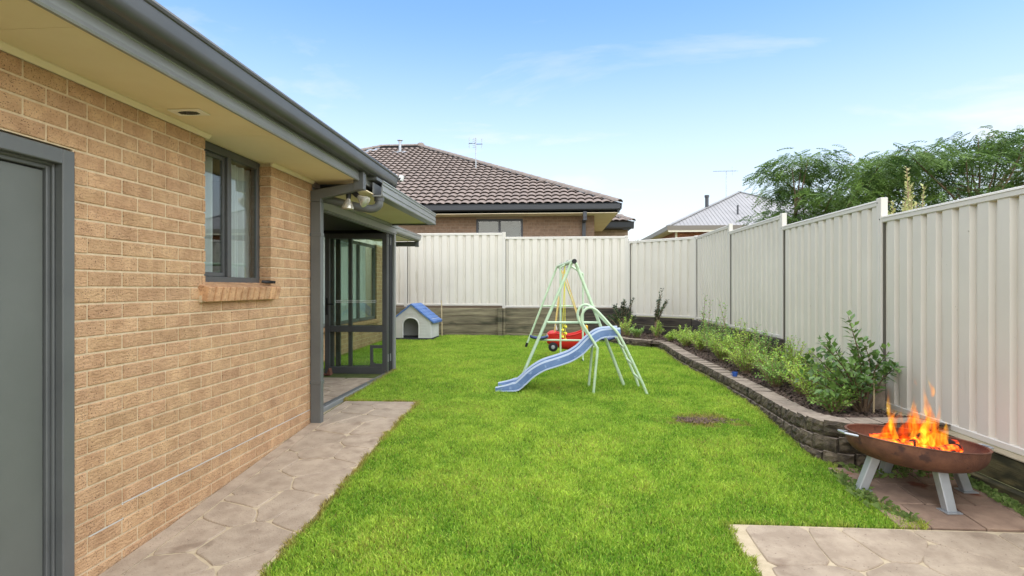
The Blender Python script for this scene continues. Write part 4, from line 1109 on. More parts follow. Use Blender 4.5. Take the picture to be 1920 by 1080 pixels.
# red toy car swing
cs = thing('toy_car_swing', (.2, 10.05, .6), 'red plastic toy car swing with yellow seat hung on yellow ropes', 'swing')
def hull(st, m_, name, inner=False):
    # st: x, half width, z bottom, z rim
    n = 12; vs = []; fs = []
    for (x, w, zb, zr) in st:
        for k in range(n + 1):
            a = math.pi * k / n; sx = math.copysign(abs(math.cos(a)) ** .55, math.cos(a)); sz = math.sin(a) ** .6
            vs.append((x, 10.05 + w * sx, zr - (zr - zb) * sz))
    for i in range(len(st) - 1):
        for k in range(n): fs.append((i * (n + 1) + k, i * (n + 1) + k + 1, (i + 1) * (n + 1) + k + 1, (i + 1) * (n + 1) + k))
    return MB().add(vs, fs), n
st = [(-.115, .03, .64, .69), (-.10, .11, .58, .735), (-.05, .16, .55, .76), (.05, .18, .53, .775), (.16, .185, .49, .745), (.28, .19, .475, .735), (.40, .19, .48, .76), (.50, .175, .50, .80), (.57, .13, .55, .83), (.60, .05, .62, .80)]
mb, n = hull(st, None, '')
# inner skin so the tub reads as hollow, and a bonnet over the nose
st2 = [(x, max(w - .022, .01), zb + .03, zr + .001) for x, w, zb, zr in st[3:]]
mb2, _ = hull(st2, None, '')
mb.add(mb2.v, [tuple(reversed(f)) for f in mb2.f])
body = mb.build('body', K['red'], cs, smooth='all', fix=False)
bo = MB(); vs = []; nb_ = 8
for (x, w, zb, zr) in st[:4]:
    for k in range(nb_ + 1):
        a = math.pi * k / nb_; vs.append((x, 10.05 + w * math.cos(a), zr + .045 * math.sin(a) * min(1, w / .12)))
bo.add(vs, [(i * (nb_ + 1) + k, (i + 1) * (nb_ + 1) + k, (i + 1) * (nb_ + 1) + k + 1, i * (nb_ + 1) + k + 1) for i in range(3) for k in range(nb_)])
bo.build('bonnet', K['red'], cs, smooth='all', fix=False)
MB().tube([(x, 10.05 - w, zr) for x, w, zb, zr in st[3:]] , .012, 6).tube([(x, 10.05 + w, zr) for x, w, zb, zr in st[3:]], .012, 6).build('rim', K['red'], cs, smooth=True)
se = MB(); vs = []
prof = [(.32, .60), (.42, .605), (.48, .66), (.535, .80), (.57, .905), (.60, .90), (.60, .82), (.58, .66), (.52, .57), (.32, .57)]
se.extr_y(prof, 9.93, 10.17); se.build('seat_back', K['yellow'], cs, bevel=.012, seg=2)
for y in (9.89, 10.21):
    MB().lathe([(0, -.028), (.045, -.028), (.078, -.02), (.082, 0), (.078, .02), (.045, .028), (0, .028)], (.0, y, .535), 20, M3=Matrix.Rotation(R(90), 3, 'X')).build('wheel', K['tyre'], cs, smooth=True)
    hb = MB().lathe([(0, -.036), (.03, -.034), (.036, -.026), (.036, .026), (.03, .034), (0, .036)], (.0, y, .535), 14, M3=Matrix.Rotation(R(90), 3, 'X')).build('hub_cap', K['zinc'], cs, smooth=True)
for y in (9.96, 10.14):
    MB().lathe([(0, -.03), (.03, -.022), (.04, 0), (.03, .022), (0, .03)], (-.085, y, .715), 12, M3=Matrix.Rotation(R(90), 3, 'Y')).build('headlight', K['white'], cs, smooth=True)
MB().obox((.05, 10.05, .86), (.035, .16, .10), Matrix.Rotation(R(-14), 3, 'Y')).build('windscreen', K['white'], cs, bevel=.03, seg=3)
MB().lathe([(.05, -.006), (.058, 0), (.05, .006), (.044, 0), (.05, -.006)], (.13, 10.05, .82), 16, M3=Matrix.Rotation(R(65), 3, 'Y')).build('steering_wheel', K['tyre'], cs, smooth=True)
for (x, y, z, by) in ((.02, 9.90, .76, 9.7), (.02, 10.20, .76, 10.35), (.52, 9.90, .80, 9.7), (.52, 10.20, .80, 10.35)):
    p = onbeam(by) + Vector((0, 0, -.09)); MB().tube([(x, y, z), p], .009, 6).build('rope', K['rope'], cs, smooth=True)

# ------------------------------------------------------------------ slide
sd = thing('slide', (.3, 7.33, gz(7.3)), 'faded blue wavy slide with mint green tubular ladder and handrails', 'slide')
NP = [(.83, .955), (.72, .95), (.60, .932), (.486, .852), (.377, .741), (.28, .672), (.196, .63), (.06, .582), (-.079, .537), (-.175, .488), (-.265, .422), (-.345, .346), (-.411, .290), (-.466, .268), (-.56, .262), (-.72, .262)]
sp = catmull([(x, 0, z) for x, z in NP], 4)
yN, yF = 7.135, 7.535
sec = [(yN - .018, -.006), (yN - .018, .006), (yN, .010), (yN, .085), (yN + .012, .105), (yN + .030, .105), (yN + .042, .085), (yN + .055, .028), (yN + .08, .018), ((yN + yF) / 2, .012), (yF - .08, .018), (yF - .055, .028), (yF - .042, .085), (yF - .030, .105), (yF - .012, .105), (yF, .085), (yF, .010), (yF + .018, .006), (yF + .018, -.006), (yF - .02, -.004), (yF - .06, .006), (yN + .06, .006), (yN + .02, -.004)]
n = len(sec); vs = []; fs = []; mi = []
for i, p in enumerate(sp):
    t = i / (len(sp) - 1); d = (sp[min(i + 1, len(sp) - 1)] - sp[max(i - 1, 0)]).normalized(); up = Vector((-d.z, 0, d.x)); up = up if up.z > 0 else -up
    hgt = 1.0 if t < .9 else 1 - .55 * (t - .9) / .1
    for (y, o) in sec:
        q = p + up * (o * hgt); vs.append((q.x, y, q.z))
for i in range(len(sp) - 1):
    for k in range(n): fs.append((i * n + k, i * n + (k + 1) % n, (i + 1) * n + (k + 1) % n, (i + 1) * n + k)); mi.append(1 if k in (0, 1, 3, 4, 5, 12, 13, 14) else 0)
fs += [tuple(range(n)), tuple((len(sp) - 1) * n + k for k in range(n - 1, -1, -1))]; mi += [0, 0]
cm = MB(); cm.v = vs; cm.f = fs; cm.m = mi
cm.build('chute', [K['slide'], K['slidepale']], sd, smooth=True)
RAIL = [(1.151, .25), (1.08, .41), (.828, .938), (.702, 1.091), (.60, 1.205), (.522, 1.282), (.45, 1.308), (.385, 1.275), (.352, 1.20), (.36, 1.12), (.40, 1.045), (.53, .835), (.545, .79), (.54, .74), (.494, .25)]
for y, dx in ((7.105, 0), (7.56, -.03)):
    P = catmull([(x + dx, y, z + (.025 if dx else 0) if z > .3 else gz(7.2) - .02) for x, z in RAIL], 5)
    MB().tube(P, .0165, 8).build('handrail', K['swing'], sd, smooth=True)
for k in range(3):
    z = .42 + .19 * k; x = 1.155 - (z - .25) * .476
    MB().tube([(x, 7.105, z), (x - .03, 7.56, z + .02)], .014, 8).build('rung', K['swing'], sd, smooth=True)
for x, z in ((.77, .945), (.50, .83)):
    MB().tube([(x, 7.105, z), (x - .02, 7.56, z)], .012, 6).build('brace', K['swing'], sd, smooth=True)

# ------------------------------------------------------------------ fire bowl
FC = Vector((2.525, 4.21, 0)); fz0 = gz(4.2) + .018
fb = thing('fire_bowl', (FC.x, FC.y, fz0), 'rusty round steel fire bowl on four grey legs standing on pavers', 'fire pit')
tiltM = Matrix.Rotation(R(5.0), 3, 'Y') @ Matrix.Rotation(R(-2.0), 3, 'X')
bc = Vector((FC.x, FC.y, .497)); RB = .42
def bp_(p): return bc + tiltM @ Vector(p)
prof = []
for k in range(13):
    a = k / 12; prof.append((RB * math.sin(a * math.pi / 2) ** .82, -.165 + .165 * a ** 2.6))
outer = [(r_, z - .012 if i < 12 else z) for i, (r_, z) in enumerate(prof)]
inn = [(max(r_ - .010, 0), z) for r_, z in prof]
MB().lathe(outer + [(RB + .006, .004), (RB - .002, .009), (RB - .012, .004)] + inn[::-1], bc, 64, M3=tiltM).build('bowl', K['rust'], fb, smooth=True)
for sx, sy, lx, ly in ((0, -1, 2.549, 3.889), (-1, 0, 2.167, 4.206), (0, 1, 2.498, 4.525), (1, 0, 2.877, 4.219)):
    ft = Vector((lx, ly, gz(ly) + .022)); tp = Vector((FC.x + (lx - FC.x) * .72, FC.y + (ly - FC.y) * .68, .395))
    lg = MB(); d = (ft - tp); w = .031; u = Vector((ft - FC).xy.to_3d()).normalized(); v_ = Vector((-u.y, u.x, 0))
    for (P_, s_) in ((tp, 1.15), (ft, 1.0)):
        pass
    vs = [tp + u * a * w * 1.1 + v_ * b * w * 1.1 for a, b in ((-1, -1), (1, -1), (1, 1), (-1, 1))] + [ft + u * a * w + v_ * b * w for a, b in ((-1, -1), (1, -1), (1, 1), (-1, 1))]
    lg.add(vs, [(0, 1, 2, 3), (7, 6, 5, 4), (0, 4, 5, 1), (1, 5, 6, 2), (2, 6, 7, 3), (3, 7, 4, 0)])
    lo = lg.build('leg', K['steel'], fb, bevel=.005)
    MB().obox(ft - Vector((0, 0, .002)), (.10, .10, .006), Matrix.Rotation(math.atan2(u.y, u.x), 3, 'Z')).build('foot_plate', K['steel'], lo)
for sg in (-1, 1):
    pts = [(sg * (RB - .005), -.075, -.012), (sg * (RB + .07), -.045, -.006), (sg * (RB + .07), .045, -.006), (sg * (RB - .005), .075, -.012)]
    MB().tube([bp_(p) for p in pts], .008, 8).build('handle', K['steel'], fb, smooth=True)
# ash bed, charred logs with glowing flanks, flames
ash = MB(); r = random.Random(4); rings = []
vs = [bp_((0, 0, -.088))]; fs = []
for j, rad in enumerate((.13, .25, .345)):
    for k in range(24):
        a = 2 * math.pi * k / 24; vs.append(bp_((rad * math.cos(a), rad * math.sin(a), (-.080, -.090, -.108)[j] + r.uniform(-.008, .012))))
for k in range(24): fs.append((0, 1 + k, 1 + (k + 1) % 24))
for j in range(2):
    for k in range(24): fs.append((1 + j * 24 + k, 1 + (j + 1) * 24 + k, 1 + (j + 1) * 24 + (k + 1) % 24, 1 + j * 24 + (k + 1) % 24))
ash.add(vs, fs).build('ash', K['ash'], fb, smooth='all', fix=False)
def ember_mat(name, hot, thr, strength):
    m = bpy.data.materials.new(name); m.use_nodes = True; N, L = m.node_tree.nodes, m.node_tree.links; b = N['Principled BSDF']
    geo = N.new('ShaderNodeNewGeometry'); nz = N.new('ShaderNodeTexNoise'); nz.inputs['Scale'].default_value = hot; nz.inputs['Detail'].default_value = 6
    L.new(geo.outputs['Position'], nz.inputs['Vector'])
    rp = N.new('ShaderNodeValToRGB'); el = rp.color_ramp.elements
    el[0].position = thr - .10; el[0].color = (0, 0, 0, 1); el[1].position = thr + .20; el[1].color = (1.0, .42, .04, 1)
    e2 = el.new(thr - .02); e2.color = (.55, .035, .002, 1); e3 = el.new(thr + .07); e3.color = (1.0, .16, .008, 1)
    L.new(nz.outputs['Fac'], rp.inputs[0]); L.new(rp.outputs[0], b.inputs['Emission Color']); b.inputs['Emission Strength'].default_value = strength
    b.inputs['Base Color'].default_value = S(34, 26, 22); b.inputs['Roughness'].default_value = .95
    return m
K['ember'] = ember_mat('glowing_char', 15, .51, .9); K['ember2'] = ember_mat('hot_coal', 24, .49, 1.0); K['char_dull'] = ember_mat('dull_char', 12, .58, .6)
fire_logs = [((-.28, -.05, -.12), (.12, .08, -.09), .034, 'ember'), ((-.02, -.16, -.115), (.27, -.03, -.10), .036, 'ember'), ((.05, .14, -.10), (.30, .02, -.085), .042, 'char_dull'),
             ((-.22, .14, -.11), (.08, .02, -.05), .036, 'char_dull'), ((-.12, -.12, -.10), (.16, .12, -.05), .032, 'ember'), ((-.25, -.15, -.12), (-.05, -.16, -.115), .024, 'ember2')]
for i, (a, b, rd, mm) in enumerate(fire_logs):
    rr_ = random.Random(i); P = [bp_(Vector(a).lerp(Vector(b), t) + Vector((0, 0, .06)) + Vector((rr_.uniform(-.008, .008), rr_.uniform(-.008, .008), rr_.uniform(-.006, .006)))) for t in (0, .2, .4, .6, .8, 1)]
    o = MB().tube(P, [rd * rr_.uniform(.8, 1.1) for _ in P], 9).build('log', K[mm], None, smooth=True, loc=tuple(P[2]))
    tag(o, ['long burning log lying left across the fire bowl', 'glowing log at the front right of the fire', 'dark charred log at the right rim side of the fire', 'charred log leaning at the back left of the flames', 'glowing log under the middle of the flames', 'short glowing stick at the front left of the fire'][i], 'log', 'logs burning in the fire bowl')
co = MB(); r = random.Random(6)
for i in range(90):
    a, rad = r.uniform(0, 6.28), .26 * math.sqrt(r.random()); c_ = bp_((rad * math.cos(a) - .02, rad * math.sin(a) * .8 - .03, -.105 + .02 * r.random())); s = r.uniform(.010, .026)
    co.obox(c_, (s * 1.5, s, s * .8), Matrix.Rotation(r.uniform(0, 3), 3, Vector((r.random(), r.random(), r.random() + .1)).normalized()))
tag(co.build('coals', K['ember2'], fb), kind='stuff')

def flame_mat(name, col_lo, col_hi, strength, absorb):
    m = bpy.data.materials.new(name); m.use_nodes = True; N, L = m.node_tree.nodes, m.node_tree.links
    N.remove(N['Principled BSDF'])
    geo = N.new('ShaderNodeNewGeometry'); mp = N.new('ShaderNodeMapping'); mp.inputs['Scale'].default_value = (1, 1, .35)
    tcx = N.new('ShaderNodeTexCoord'); L.new(tcx.outputs['Object'], mp.inputs['Vector'])
    nz = N.new('ShaderNodeTexNoise'); nz.inputs['Scale'].default_value = 34; nz.inputs['Detail'].default_value = 2; nz.inputs['Distortion'].default_value = .6
    L.new(mp.outputs[0], nz.inputs['Vector'])
    rp = N.new('ShaderNodeValToRGB'); rp.color_ramp.elements[0].position = .38; rp.color_ramp.elements[1].position = .62
    rp.color_ramp.elements[0].color = col_lo; rp.color_ramp.elements[1].color = col_hi
    L.new(nz.outputs['Fac'], rp.inputs[0])
    mr = N.new('ShaderNodeMapRange'); mr.inputs['From Min'].default_value = .32; mr.inputs['From Max'].default_value = .66; mr.inputs['To Min'].default_value = .15 * strength; mr.inputs['To Max'].default_value = 1.5 * strength
    L.new(nz.outputs['Fac'], mr.inputs['Value'])
    em = N.new('ShaderNodeEmission'); L.new(rp.outputs[0], em.inputs[0]); L.new(mr.outputs[0], em.inputs[1])
    ab = N.new('ShaderNodeVolumeAbsorption'); ab.inputs[0].default_value = (.98, .55, .12, 1); ab.inputs[1].default_value = absorb
    ad = N.new('ShaderNodeAddShader'); L.new(em.outputs[0], ad.inputs[0]); L.new(ab.outputs[0], ad.inputs[1])
    L.new(ad.outputs[0], N['Material Output'].inputs['Volume'])
    return m
FM = [flame_mat('flame_yellow', (1, .12, .004, 1), (1, .62, .05, 1), 11, 26), flame_mat('flame_orange', (1, .08, .003, 1), (1, .34, .02, 1), 6.5, 26), flame_mat('flame_red', (.8, .02, .001, 1), (1, .12, .006, 1), 4, 20)]
fr = thing('campfire', tuple(bp_((.02, 0, -.12))), 'orange and yellow flames rising from the middle of the fire bowl', 'fire')
def tongue(base, h, w, mi_, seed, lean=(0, 0)):
    rr_ = random.Random(seed); P = []; Rr = []; k = 14
    ph, am = rr_.uniform(0, 6.28), rr_.uniform(.25, .6) * w
    mb = MB(); n = 10; vs = []; fs = []
    az = rr_.uniform(-.5, .5); ca, sa = math.cos(az), math.sin(az)
    for i in range(k + 1):
        t = i / k
        c_ = Vector(base) + Vector((lean[0] * t * t + am * math.sin(ph + t * 5.2) * t ** .6 * 1.6, lean[1] * t * t + am * .6 * math.cos(ph * 1.3 + t * 4), h * t))
        rad = w * (math.sin(math.pi * min(1, (t * .86 + .14)) ) ** .9) * (1 - t) ** .55 * 1.15 + .0008
        for j in range(n):
            a = 2 * math.pi * j / n; x, y = rad * math.cos(a), rad * .42 * math.sin(a)
            vs.append(c_ + Vector((x * ca - y * sa, x * sa + y * ca, 0)))
    for i in range(k):
        for j in range(n): fs.append((i * n + j, i * n + (j + 1) % n, (i + 1) * n + (j + 1) % n, (i + 1) * n + j))
    fs += [tuple(range(n - 1, -1, -1)), tuple(k * n + j for j in range(n))]
    mb.add(vs, fs).build('flame', FM[mi_], fr, smooth='all', loc=tuple(base))
T_ = [(.01, .03, .36, .050, 1), (.10, -.02, .47, .040, 1), (-.05, 0, .28, .055, 2), (.13, .05, .30, .045, 1), (.18, .02, .33, .034, 1), (-.12, .02, .26, .036, 0), (-.16, .05, .22, .040, 1), (-.03, -.06, .20, .034, 0), (.06, -.06, .22, .040, 0), (.12, -.06, .18, .042, 0), (.17, -.05, .20, .034, 0), (.21, 0, .22, .030, 0), (.05, .08, .26, .06, 2), (-.09, .08, .20, .06, 2), (.15, .09, .22, .05, 2), (.02, -.02, .16, .05, 0), (.23, .05, .17, .028, 1), (.09, .02, .24, .05, 0)]
for i, (x, y, h, w, mi_) in enumerate(T_):
    tongue(bp_((x, y, -.06)), h, w, mi_, i + 31, lean=(random.Random(i).uniform(-.05, .05), 0))
for i in range(12):
    rq = random.Random(200 + i); tongue(bp_((rq.uniform(-.17, .24), rq.uniform(-.06, .08), rq.uniform(-.04, .08))), rq.uniform(.14, .34), rq.uniform(.010, .020), rq.choice((0, 1, 1)), 300 + i, (rq.uniform(-.06, .06), 0))
tongue(bp_((.105, .0, .30)), .13, .020, 0, 91, (-.03, 0)); tongue(bp_((.0, .02, .37)), .05, .010, 1, 92, (-.01, 0))

cup = thing('blue_cup', (2.33, 7.55, wall_top(7.55)), 'small blue cup left on top of the block wall', 'cup')
MB().lathe([(0, 0), (.028, 0), (.036, .055), (.033, .055), (.026, .004), (0, .004)], (2.33, 7.55, wall_top(7.55) + .002), 16).build('cup_body', K['bluecup'], cup, smooth=True)
MB().tube([(2.33 - .033, 7.55, wall_top(7.55) + .045), (2.33 - .055, 7.55, wall_top(7.55) + .035), (2.33 - .031, 7.55, wall_top(7.55) + .014)], .004, 6).build('handle', K['bluecup'], cup, smooth=True)
# ------------------------------------------------------------------ plants
def leaf(mb, p, d, up, L, w):
    d = d.normalized(); s = d.cross(up)
    s = s.normalized() if s.length > 1e-4 else d.orthogonal().normalized()
    n = s.cross(d); dr = -.12 * L
    mb.add([p, p + d * L * .45 + s * w + n * .12 * w, p + d * L + Vector((0, 0, dr)), p + d * L * .45 - s * w + n * .12 * w, p + d * L * .5 - n * .15 * w], [(0, 1, 4), (1, 2, 4), (2, 3, 4), (3, 0, 4)])

def shrub(name, base, h, spread, stems, per, L, w, lm, label, cat='shrub', group=None, seed=1, tall=0.0, trunk=.006, bare=.12, stem_m='twig', up_bias=.35, lean=(0, 0), hmin=.55):
    r = random.Random(seed); t = thing(name, base, label, cat, group)
    lv, sm_ = MB(), MB(); b = Vector(base)
    for i in range(stems):
        a = r.uniform(0, 6.28); rad = spread * math.sqrt(r.random()) ; hh = h * r.uniform(hmin, 1.0) * (1 - .35 * (rad / max(spread, .01)) ** 2)
        if i == 0 and tall: hh = h; rad = spread * .2
        tip = b + Vector((rad * math.cos(a) + lean[0], rad * math.sin(a) + lean[1], hh))
        mid = b.lerp(tip, .5) + Vector((r.uniform(-.1, .1) * spread, r.uniform(-.1, .1) * spread, .08 * h))
        P = catmull([b + Vector((r.uniform(-.02, .02), r.uniform(-.02, .02), -.02)), mid, tip], 5)
        sm_.tube(P, [trunk * (1 - .75 * k / (len(P) - 1)) for k in range(len(P))], 5)
        for k in range(per):
            q = bare + (1 - bare) * (k + r.random()) / per; f = q * (len(P) - 1); j = min(int(f), len(P) - 2); p = P[j].lerp(P[j + 1], f - j)
            ax = (P[j + 1] - P[j]).normalized(); az = k * 2.4 + r.uniform(-.5, .5)
            o = ax.orthogonal().normalized(); o2 = ax.cross(o); d = (o * math.cos(az) + o2 * math.sin(az)) + ax * r.uniform(.2, .9) + Vector((0, 0, up_bias))
            off = d.normalized() * r.uniform(0, .35) * L * 1.6
            s_ = r.uniform(.65, 1.2); leaf(lv, p + off, d, Vector((r.uniform(-.4, .4), r.uniform(-.4, .4), 1)), L * s_, w * s_)
    sm_.build('stem', K[stem_m], t, fix=False, smooth=True)
    lv.build('foliage', K[lm], t, fix=False)
    return t
def soil_z(y): return wall_top(y) - .03
LOW = [(2.56, 5.45, .26, .17, 'leaf_mid', 'small mid green shrub nearest the fire bowl, at the bend of the block wall'),
       (2.62, 5.95, .38, .24, 'leaf_bright', 'yellow green shrub just left of the tall glossy shrub'),
       (2.70, 6.45, .40, .25, 'leaf_bright', 'second yellow green bushy shrub along the block wall from the fire bowl'),
       (2.60, 6.95, .36, .24, 'leaf_mid', 'third low shrub along the block wall from the fire bowl, mid green'),
       (2.72, 7.4, .40, .26, 'leaf_bright', 'fourth low shrub along the block wall, bright and dense'),
       (2.60, 7.95, .38, .24, 'leaf_bright', 'bright low shrub behind the small blue cup on the wall'),
       (2.70, 8.5, .42, .27, 'leaf_bright', 'bright dense shrub in the middle of the bed, past the blue cup'),
       (2.60, 9.1, .40, .26, 'leaf_bright', 'seventh low shrub along the block wall from the fire bowl'),
       (2.74, 9.7, .42, .26, 'leaf_mid', 'mid green shrub in front of the dark sleepers below the fence post'),
       (2.58, 10.3, .40, .24, 'leaf_bright', 'bright shrub left of the tall wispy plants'),
       (2.50, 11.0, .30, .19, 'leaf_bright', 'small bright shrub just before the corner of the block wall'),
       (2.42, 12.0, .20, .12, 'leaf_bright', 'tiny bright shrub alone on the mulch at the far bend'),
       (2.25, 12.7, .32, .15, 'leaf_bright', 'small bright shrub at the foot of the slim dark sapling'),
       (1.80, 12.45, .26, .17, 'leaf_mid', 'small light green shrub right of the slide ladder, low and round'),
       (1.62, 12.75, .44, .18, 'leaf_bright', 'upright lime green shrub in the far corner right of the slide')]
LOW += [(2.92, 6.3, .46, .2, 'leaf_mid', 'back-row shrub against the lower sleepers right of the sleeper step'), (2.94, 7.3, .52, .2, 'leaf_bright', 'back-row bright shrub just right of the dark sleeper end'),
        (2.92, 8.1, .5, .22, 'leaf_mid', 'back-row shrub in front of the dark sleeper end'), (2.93, 9.2, .55, .22, 'leaf_bright', 'back-row bright shrub half way along the dark sleepers'),
        (2.90, 10.6, .52, .24, 'leaf_mid', 'back-row shrub between the two tall wispy plants'), (2.62, 11.6, .34, .2, 'leaf_bright', 'bright shrub inside the corner of the block wall near the wispy plants')]
for i, (x, y, h, sp_, lm, lab) in enumerate(LOW):
    shrub('garden_shrub', (x, y, soil_z(y)), h * 1.2, sp_ * 1.3, 40 if y < 11.5 else 18, 30, .032 if y < 9 else .036, .0115, lm, lab, 'shrub', 'low green shrubs in the garden bed', seed=i + 40, up_bias=.3)
for i, (x, y, h, lab, ln) in enumerate(((2.90, 11.2, .98, 'tall wispy plant with thin shoots in front of the corner fence panel', (-.05, 0)), (2.92, 9.9, .92, 'tall leafy shoot leaning over the dark sleepers in mid bed', (-.06, .1)), (2.93, 8.6, .62, 'short wispy shoot standing close to the fence past the sleeper step', (0, 0)))):
    shrub('wispy_plant', (x, y, soil_z(y)), h, .30, 6, 20, .055, .018, 'leaf_mid', lab, 'plant', 'wispy plants against the fence', seed=70 + i, tall=1, trunk=.008, lean=ln)
shrub('glossy_shrub', (2.84, 5.48, soil_z(5.5)), .90, .46, 22, 30, .082, .027, 'leaf_dark', 'large glossy dark green shrub beside the fire bowl in front of the fence', 'shrub', seed=5, tall=1, hmin=.42, trunk=.009, bare=.25, stem_m='bark', up_bias=.25, lean=(-.10, 0))
tag(MB().tube([(2.90, 5.42, .38), (2.905, 5.42, .80)], .008, 6).build('plant_stake', K['stake'], None, smooth=True), 'thin bamboo stake in the mulch beside the glossy shrub', 'stake')
shrub('dark_sapling', (1.62, 13.35, soil_z(13)), .98, .36, 15, 46, .058, .02, 'leaf_back', 'bushy dark sapling in the far corner next to the slide', 'sapling', 'dark saplings in the far bed', seed=81, bare=.38, trunk=.012, up_bias=.5)
shrub('dark_sapling', (2.28, 13.15, soil_z(13)), 1.16, .24, 8, 40, .06, .02, 'leaf_back', 'slim dark sapling in front of the slanting fence panel', 'sapling', 'dark saplings in the far bed', seed=86, bare=.34, trunk=.012, up_bias=.5, lean=(.16, 0))
shrub('variegated_shrub', (4.0, 6.75, .3), 2.66, .30, 20, 46, .05, .015, 'leaf_var', 'pale yellow variegated shrub poking above the nearest fence post', 'shrub', seed=90, hmin=.84, bare=.7, trunk=.014, up_bias=.6)
shrub('corner_bush', (4.6, 18.5, .3), 2.72, .55, 16, 40, .11, .04, 'leaf_bright', 'bright leafy bush top peeping over the fence before the red brick house', 'bush', seed=91, hmin=.85, bare=.7, trunk=.02, up_bias=.4)
shrub('distant_bush', (3.25, 23.0, .4), 3.2, .4, 12, 30, .12, .04, 'leaf_back', 'dark bush tip beside the brown brick wing over the fence', 'bush', seed=92, hmin=.85, bare=.7, trunk=.02)

# feathery tree beyond the right fence
def feather_tree(name, base, clusters, label, lm, seed, fr_per=34, crad=.36, limbs=True, flowers=0):
    r = np.random.default_rng(seed); rp = random.Random(seed)
    t = thing(name, base, label, 'tree')
    tk = MB(); b = Vector(base); fork = b + Vector((0, 0, 1.5))
    tk.tube(catmull([b, b + Vector((.05, 0, .8)), fork], 5), [.17 - .006 * k for k in range(11)], 10)
    prim = []
    for k in range(7):
        c_ = Vector(clusters[int(k * len(clusters) / 7)]); mid = fork.lerp(c_, .5) + Vector((0, 0, .12))
        P = catmull([fork, mid, fork.lerp(c_, .9) + Vector((0, 0, -.1))], 6); prim.append(P)
        tk.tube(P, [.085 * (1 - .75 * j / (len(P) - 1)) for j in range(len(P))], 7)
    allp = [p for P in prim for p in P]
    for c_ in clusters:
        c_ = Vector(c_); q = min(allp, key=lambda p: (p - c_).length + (0.6 if p.z > c_.z else 0)); mid = q.lerp(c_, .5) + Vector((rp.uniform(-.1, .1), rp.uniform(-.1, .1), -.06))
        P = catmull([q, mid, c_], 4); tk.tube(P, [.026 * (1 - .7 * j / (len(P) - 1)) for j in range(len(P))], 5)
    tk.build('trunk', K['bark'], t, fix=False, smooth=True)
    # frond template: 11 pairs of narrow pinnae along a drooping rachis
    tv, tf = [], []
    for k in range(6):
        u = (k + .6) / 6; ln = .078 * math.sin(math.pi * (u * .8 + .14)); x = .23 * u; z = -.09 * u * u
        for sg in (-1, 1):
            n = len(tv); tv += [(x - .010, 0, z), (x - .012 + ln * .2, sg * ln * .55, z - .003), (x + ln * .5, sg * ln, z - .014), (x + .034, sg * ln * .5, z - .003)]; tf.append((n, n + 1, n + 2, n + 3))
    n = len(tv); tv += [(0, -.003, 0), (0, .003, 0), (.23, .001, -.09), (.23, -.001, -.09)]; tf.append((n, n + 1, n + 2, n + 3))
    tv = np.array(tv); tf = np.array(tf); V, F = [], []; cnt = 0
    for c_ in clusters:
        nfr = int(fr_per * r.uniform(.7, 1.3))
        for k in range(nfr):
            off = np.clip(r.normal(0, 1, 3), -1.5, 1.5) * np.array([crad, crad, crad * .26]); az = math.atan2(off[1], off[0]) + r.normal(0, .8)
            sc = r.uniform(.8, 1.4); pt = r.normal(.22, .25); rl = r.normal(0, .3)
            cz, sz, cp, sp2, cr_, sr = math.cos(az), math.sin(az), math.cos(pt), math.sin(pt), math.cos(rl), math.sin(rl)
            M_ = np.array([[cz, -sz, 0], [sz, cz, 0], [0, 0, 1]]) @ np.array([[cp, 0, sp2], [0, 1, 0], [-sp2, 0, cp]]) @ np.array([[1, 0, 0], [0, cr_, -sr], [0, sr, cr_]])
            V.append((tv * sc) @ M_.T + np.array(c_) + off); F.append(tf + cnt); cnt += len(tv)
    V = np.concatenate(V) - np.array(base); F = np.concatenate(F)
    me = bpy.data.meshes.new('crown'); me.from_pydata(V.tolist(), [], F.tolist()); me.materials.append(K[lm]); me.update()
    link('crown', me, t, base)
    if flowers:
        fl = MB()
        for k in range(flowers):
            c_ = clusters[rp.randrange(len(clusters))]; p = Vector(c_) + Vector((rp.gauss(0, .35), rp.gauss(0, .35), rp.uniform(-.02, .25)))
            for j in range(7):
                d = Vector((rp.gauss(0, 1), rp.gauss(0, 1), abs(rp.gauss(0, 1)))).normalized() * .05; s_ = d.orthogonal().normalized() * .008
                fl.add([p, p + d + s_, p + d - s_], [(0, 1, 2)])
        fl.build('blossom', K['blossom'], t, fix=False)
    return t
r = random.Random(17); cl = []
TOPX = [4.0, 4.5, 5.0, 5.6, 6.1, 6.6, 7.6, 8.7, 9.8, 11, 13]; TOPZ = [3.4, 4.2, 4.40, 4.22, 4.22, 4.40, 4.48, 4.62, 4.76, 4.85, 4.6]
while len(cl) < 128:
    x = r.uniform(5.25, 13); y = r.uniform(11.4, 14.8); s_ = y / 13.0
    top = float(np.interp(x / s_, TOPX, TOPZ)) + .10 + .16 * math.sin(x * 2.3 + y) + .10 * math.sin(x * 5.1 + 1 - y * 2); top = 1.55 + (top - 1.55) * s_
    lo_ = 2.75 + (.25 if x > 8.2 else 0)
    z = top - .12 - (top - lo_) * r.random() ** 1.25
    if 9.1 < x / s_ < 9.8 and 3.6 < 1.55 + (z - 1.55) / s_ < 4.15: continue
    cl.append((x, y, z))
cl += [(4.85, 12.9, 3.10), (5.0, 12.6, 3.0), (5.2, 13.1, 3.2), (5.15, 12.8, 4.15), (5.4, 12.9, 4.3), (5.5, 12.8, 4.38)]
cl.sort()
feather_tree('feathery_tree', (8.6, 13.1, .36), cl, 'broad feathery-leaved tree with pinkish blossoms spreading above the right fence', 'leaf_tree', 3, fr_per=64, flowers=70)
cl2 = [(10.2 + r.uniform(-.6, 1.6), 10.8 + r.uniform(-.5, .9), r.uniform(2.9, 3.6)) for _ in range(26)]
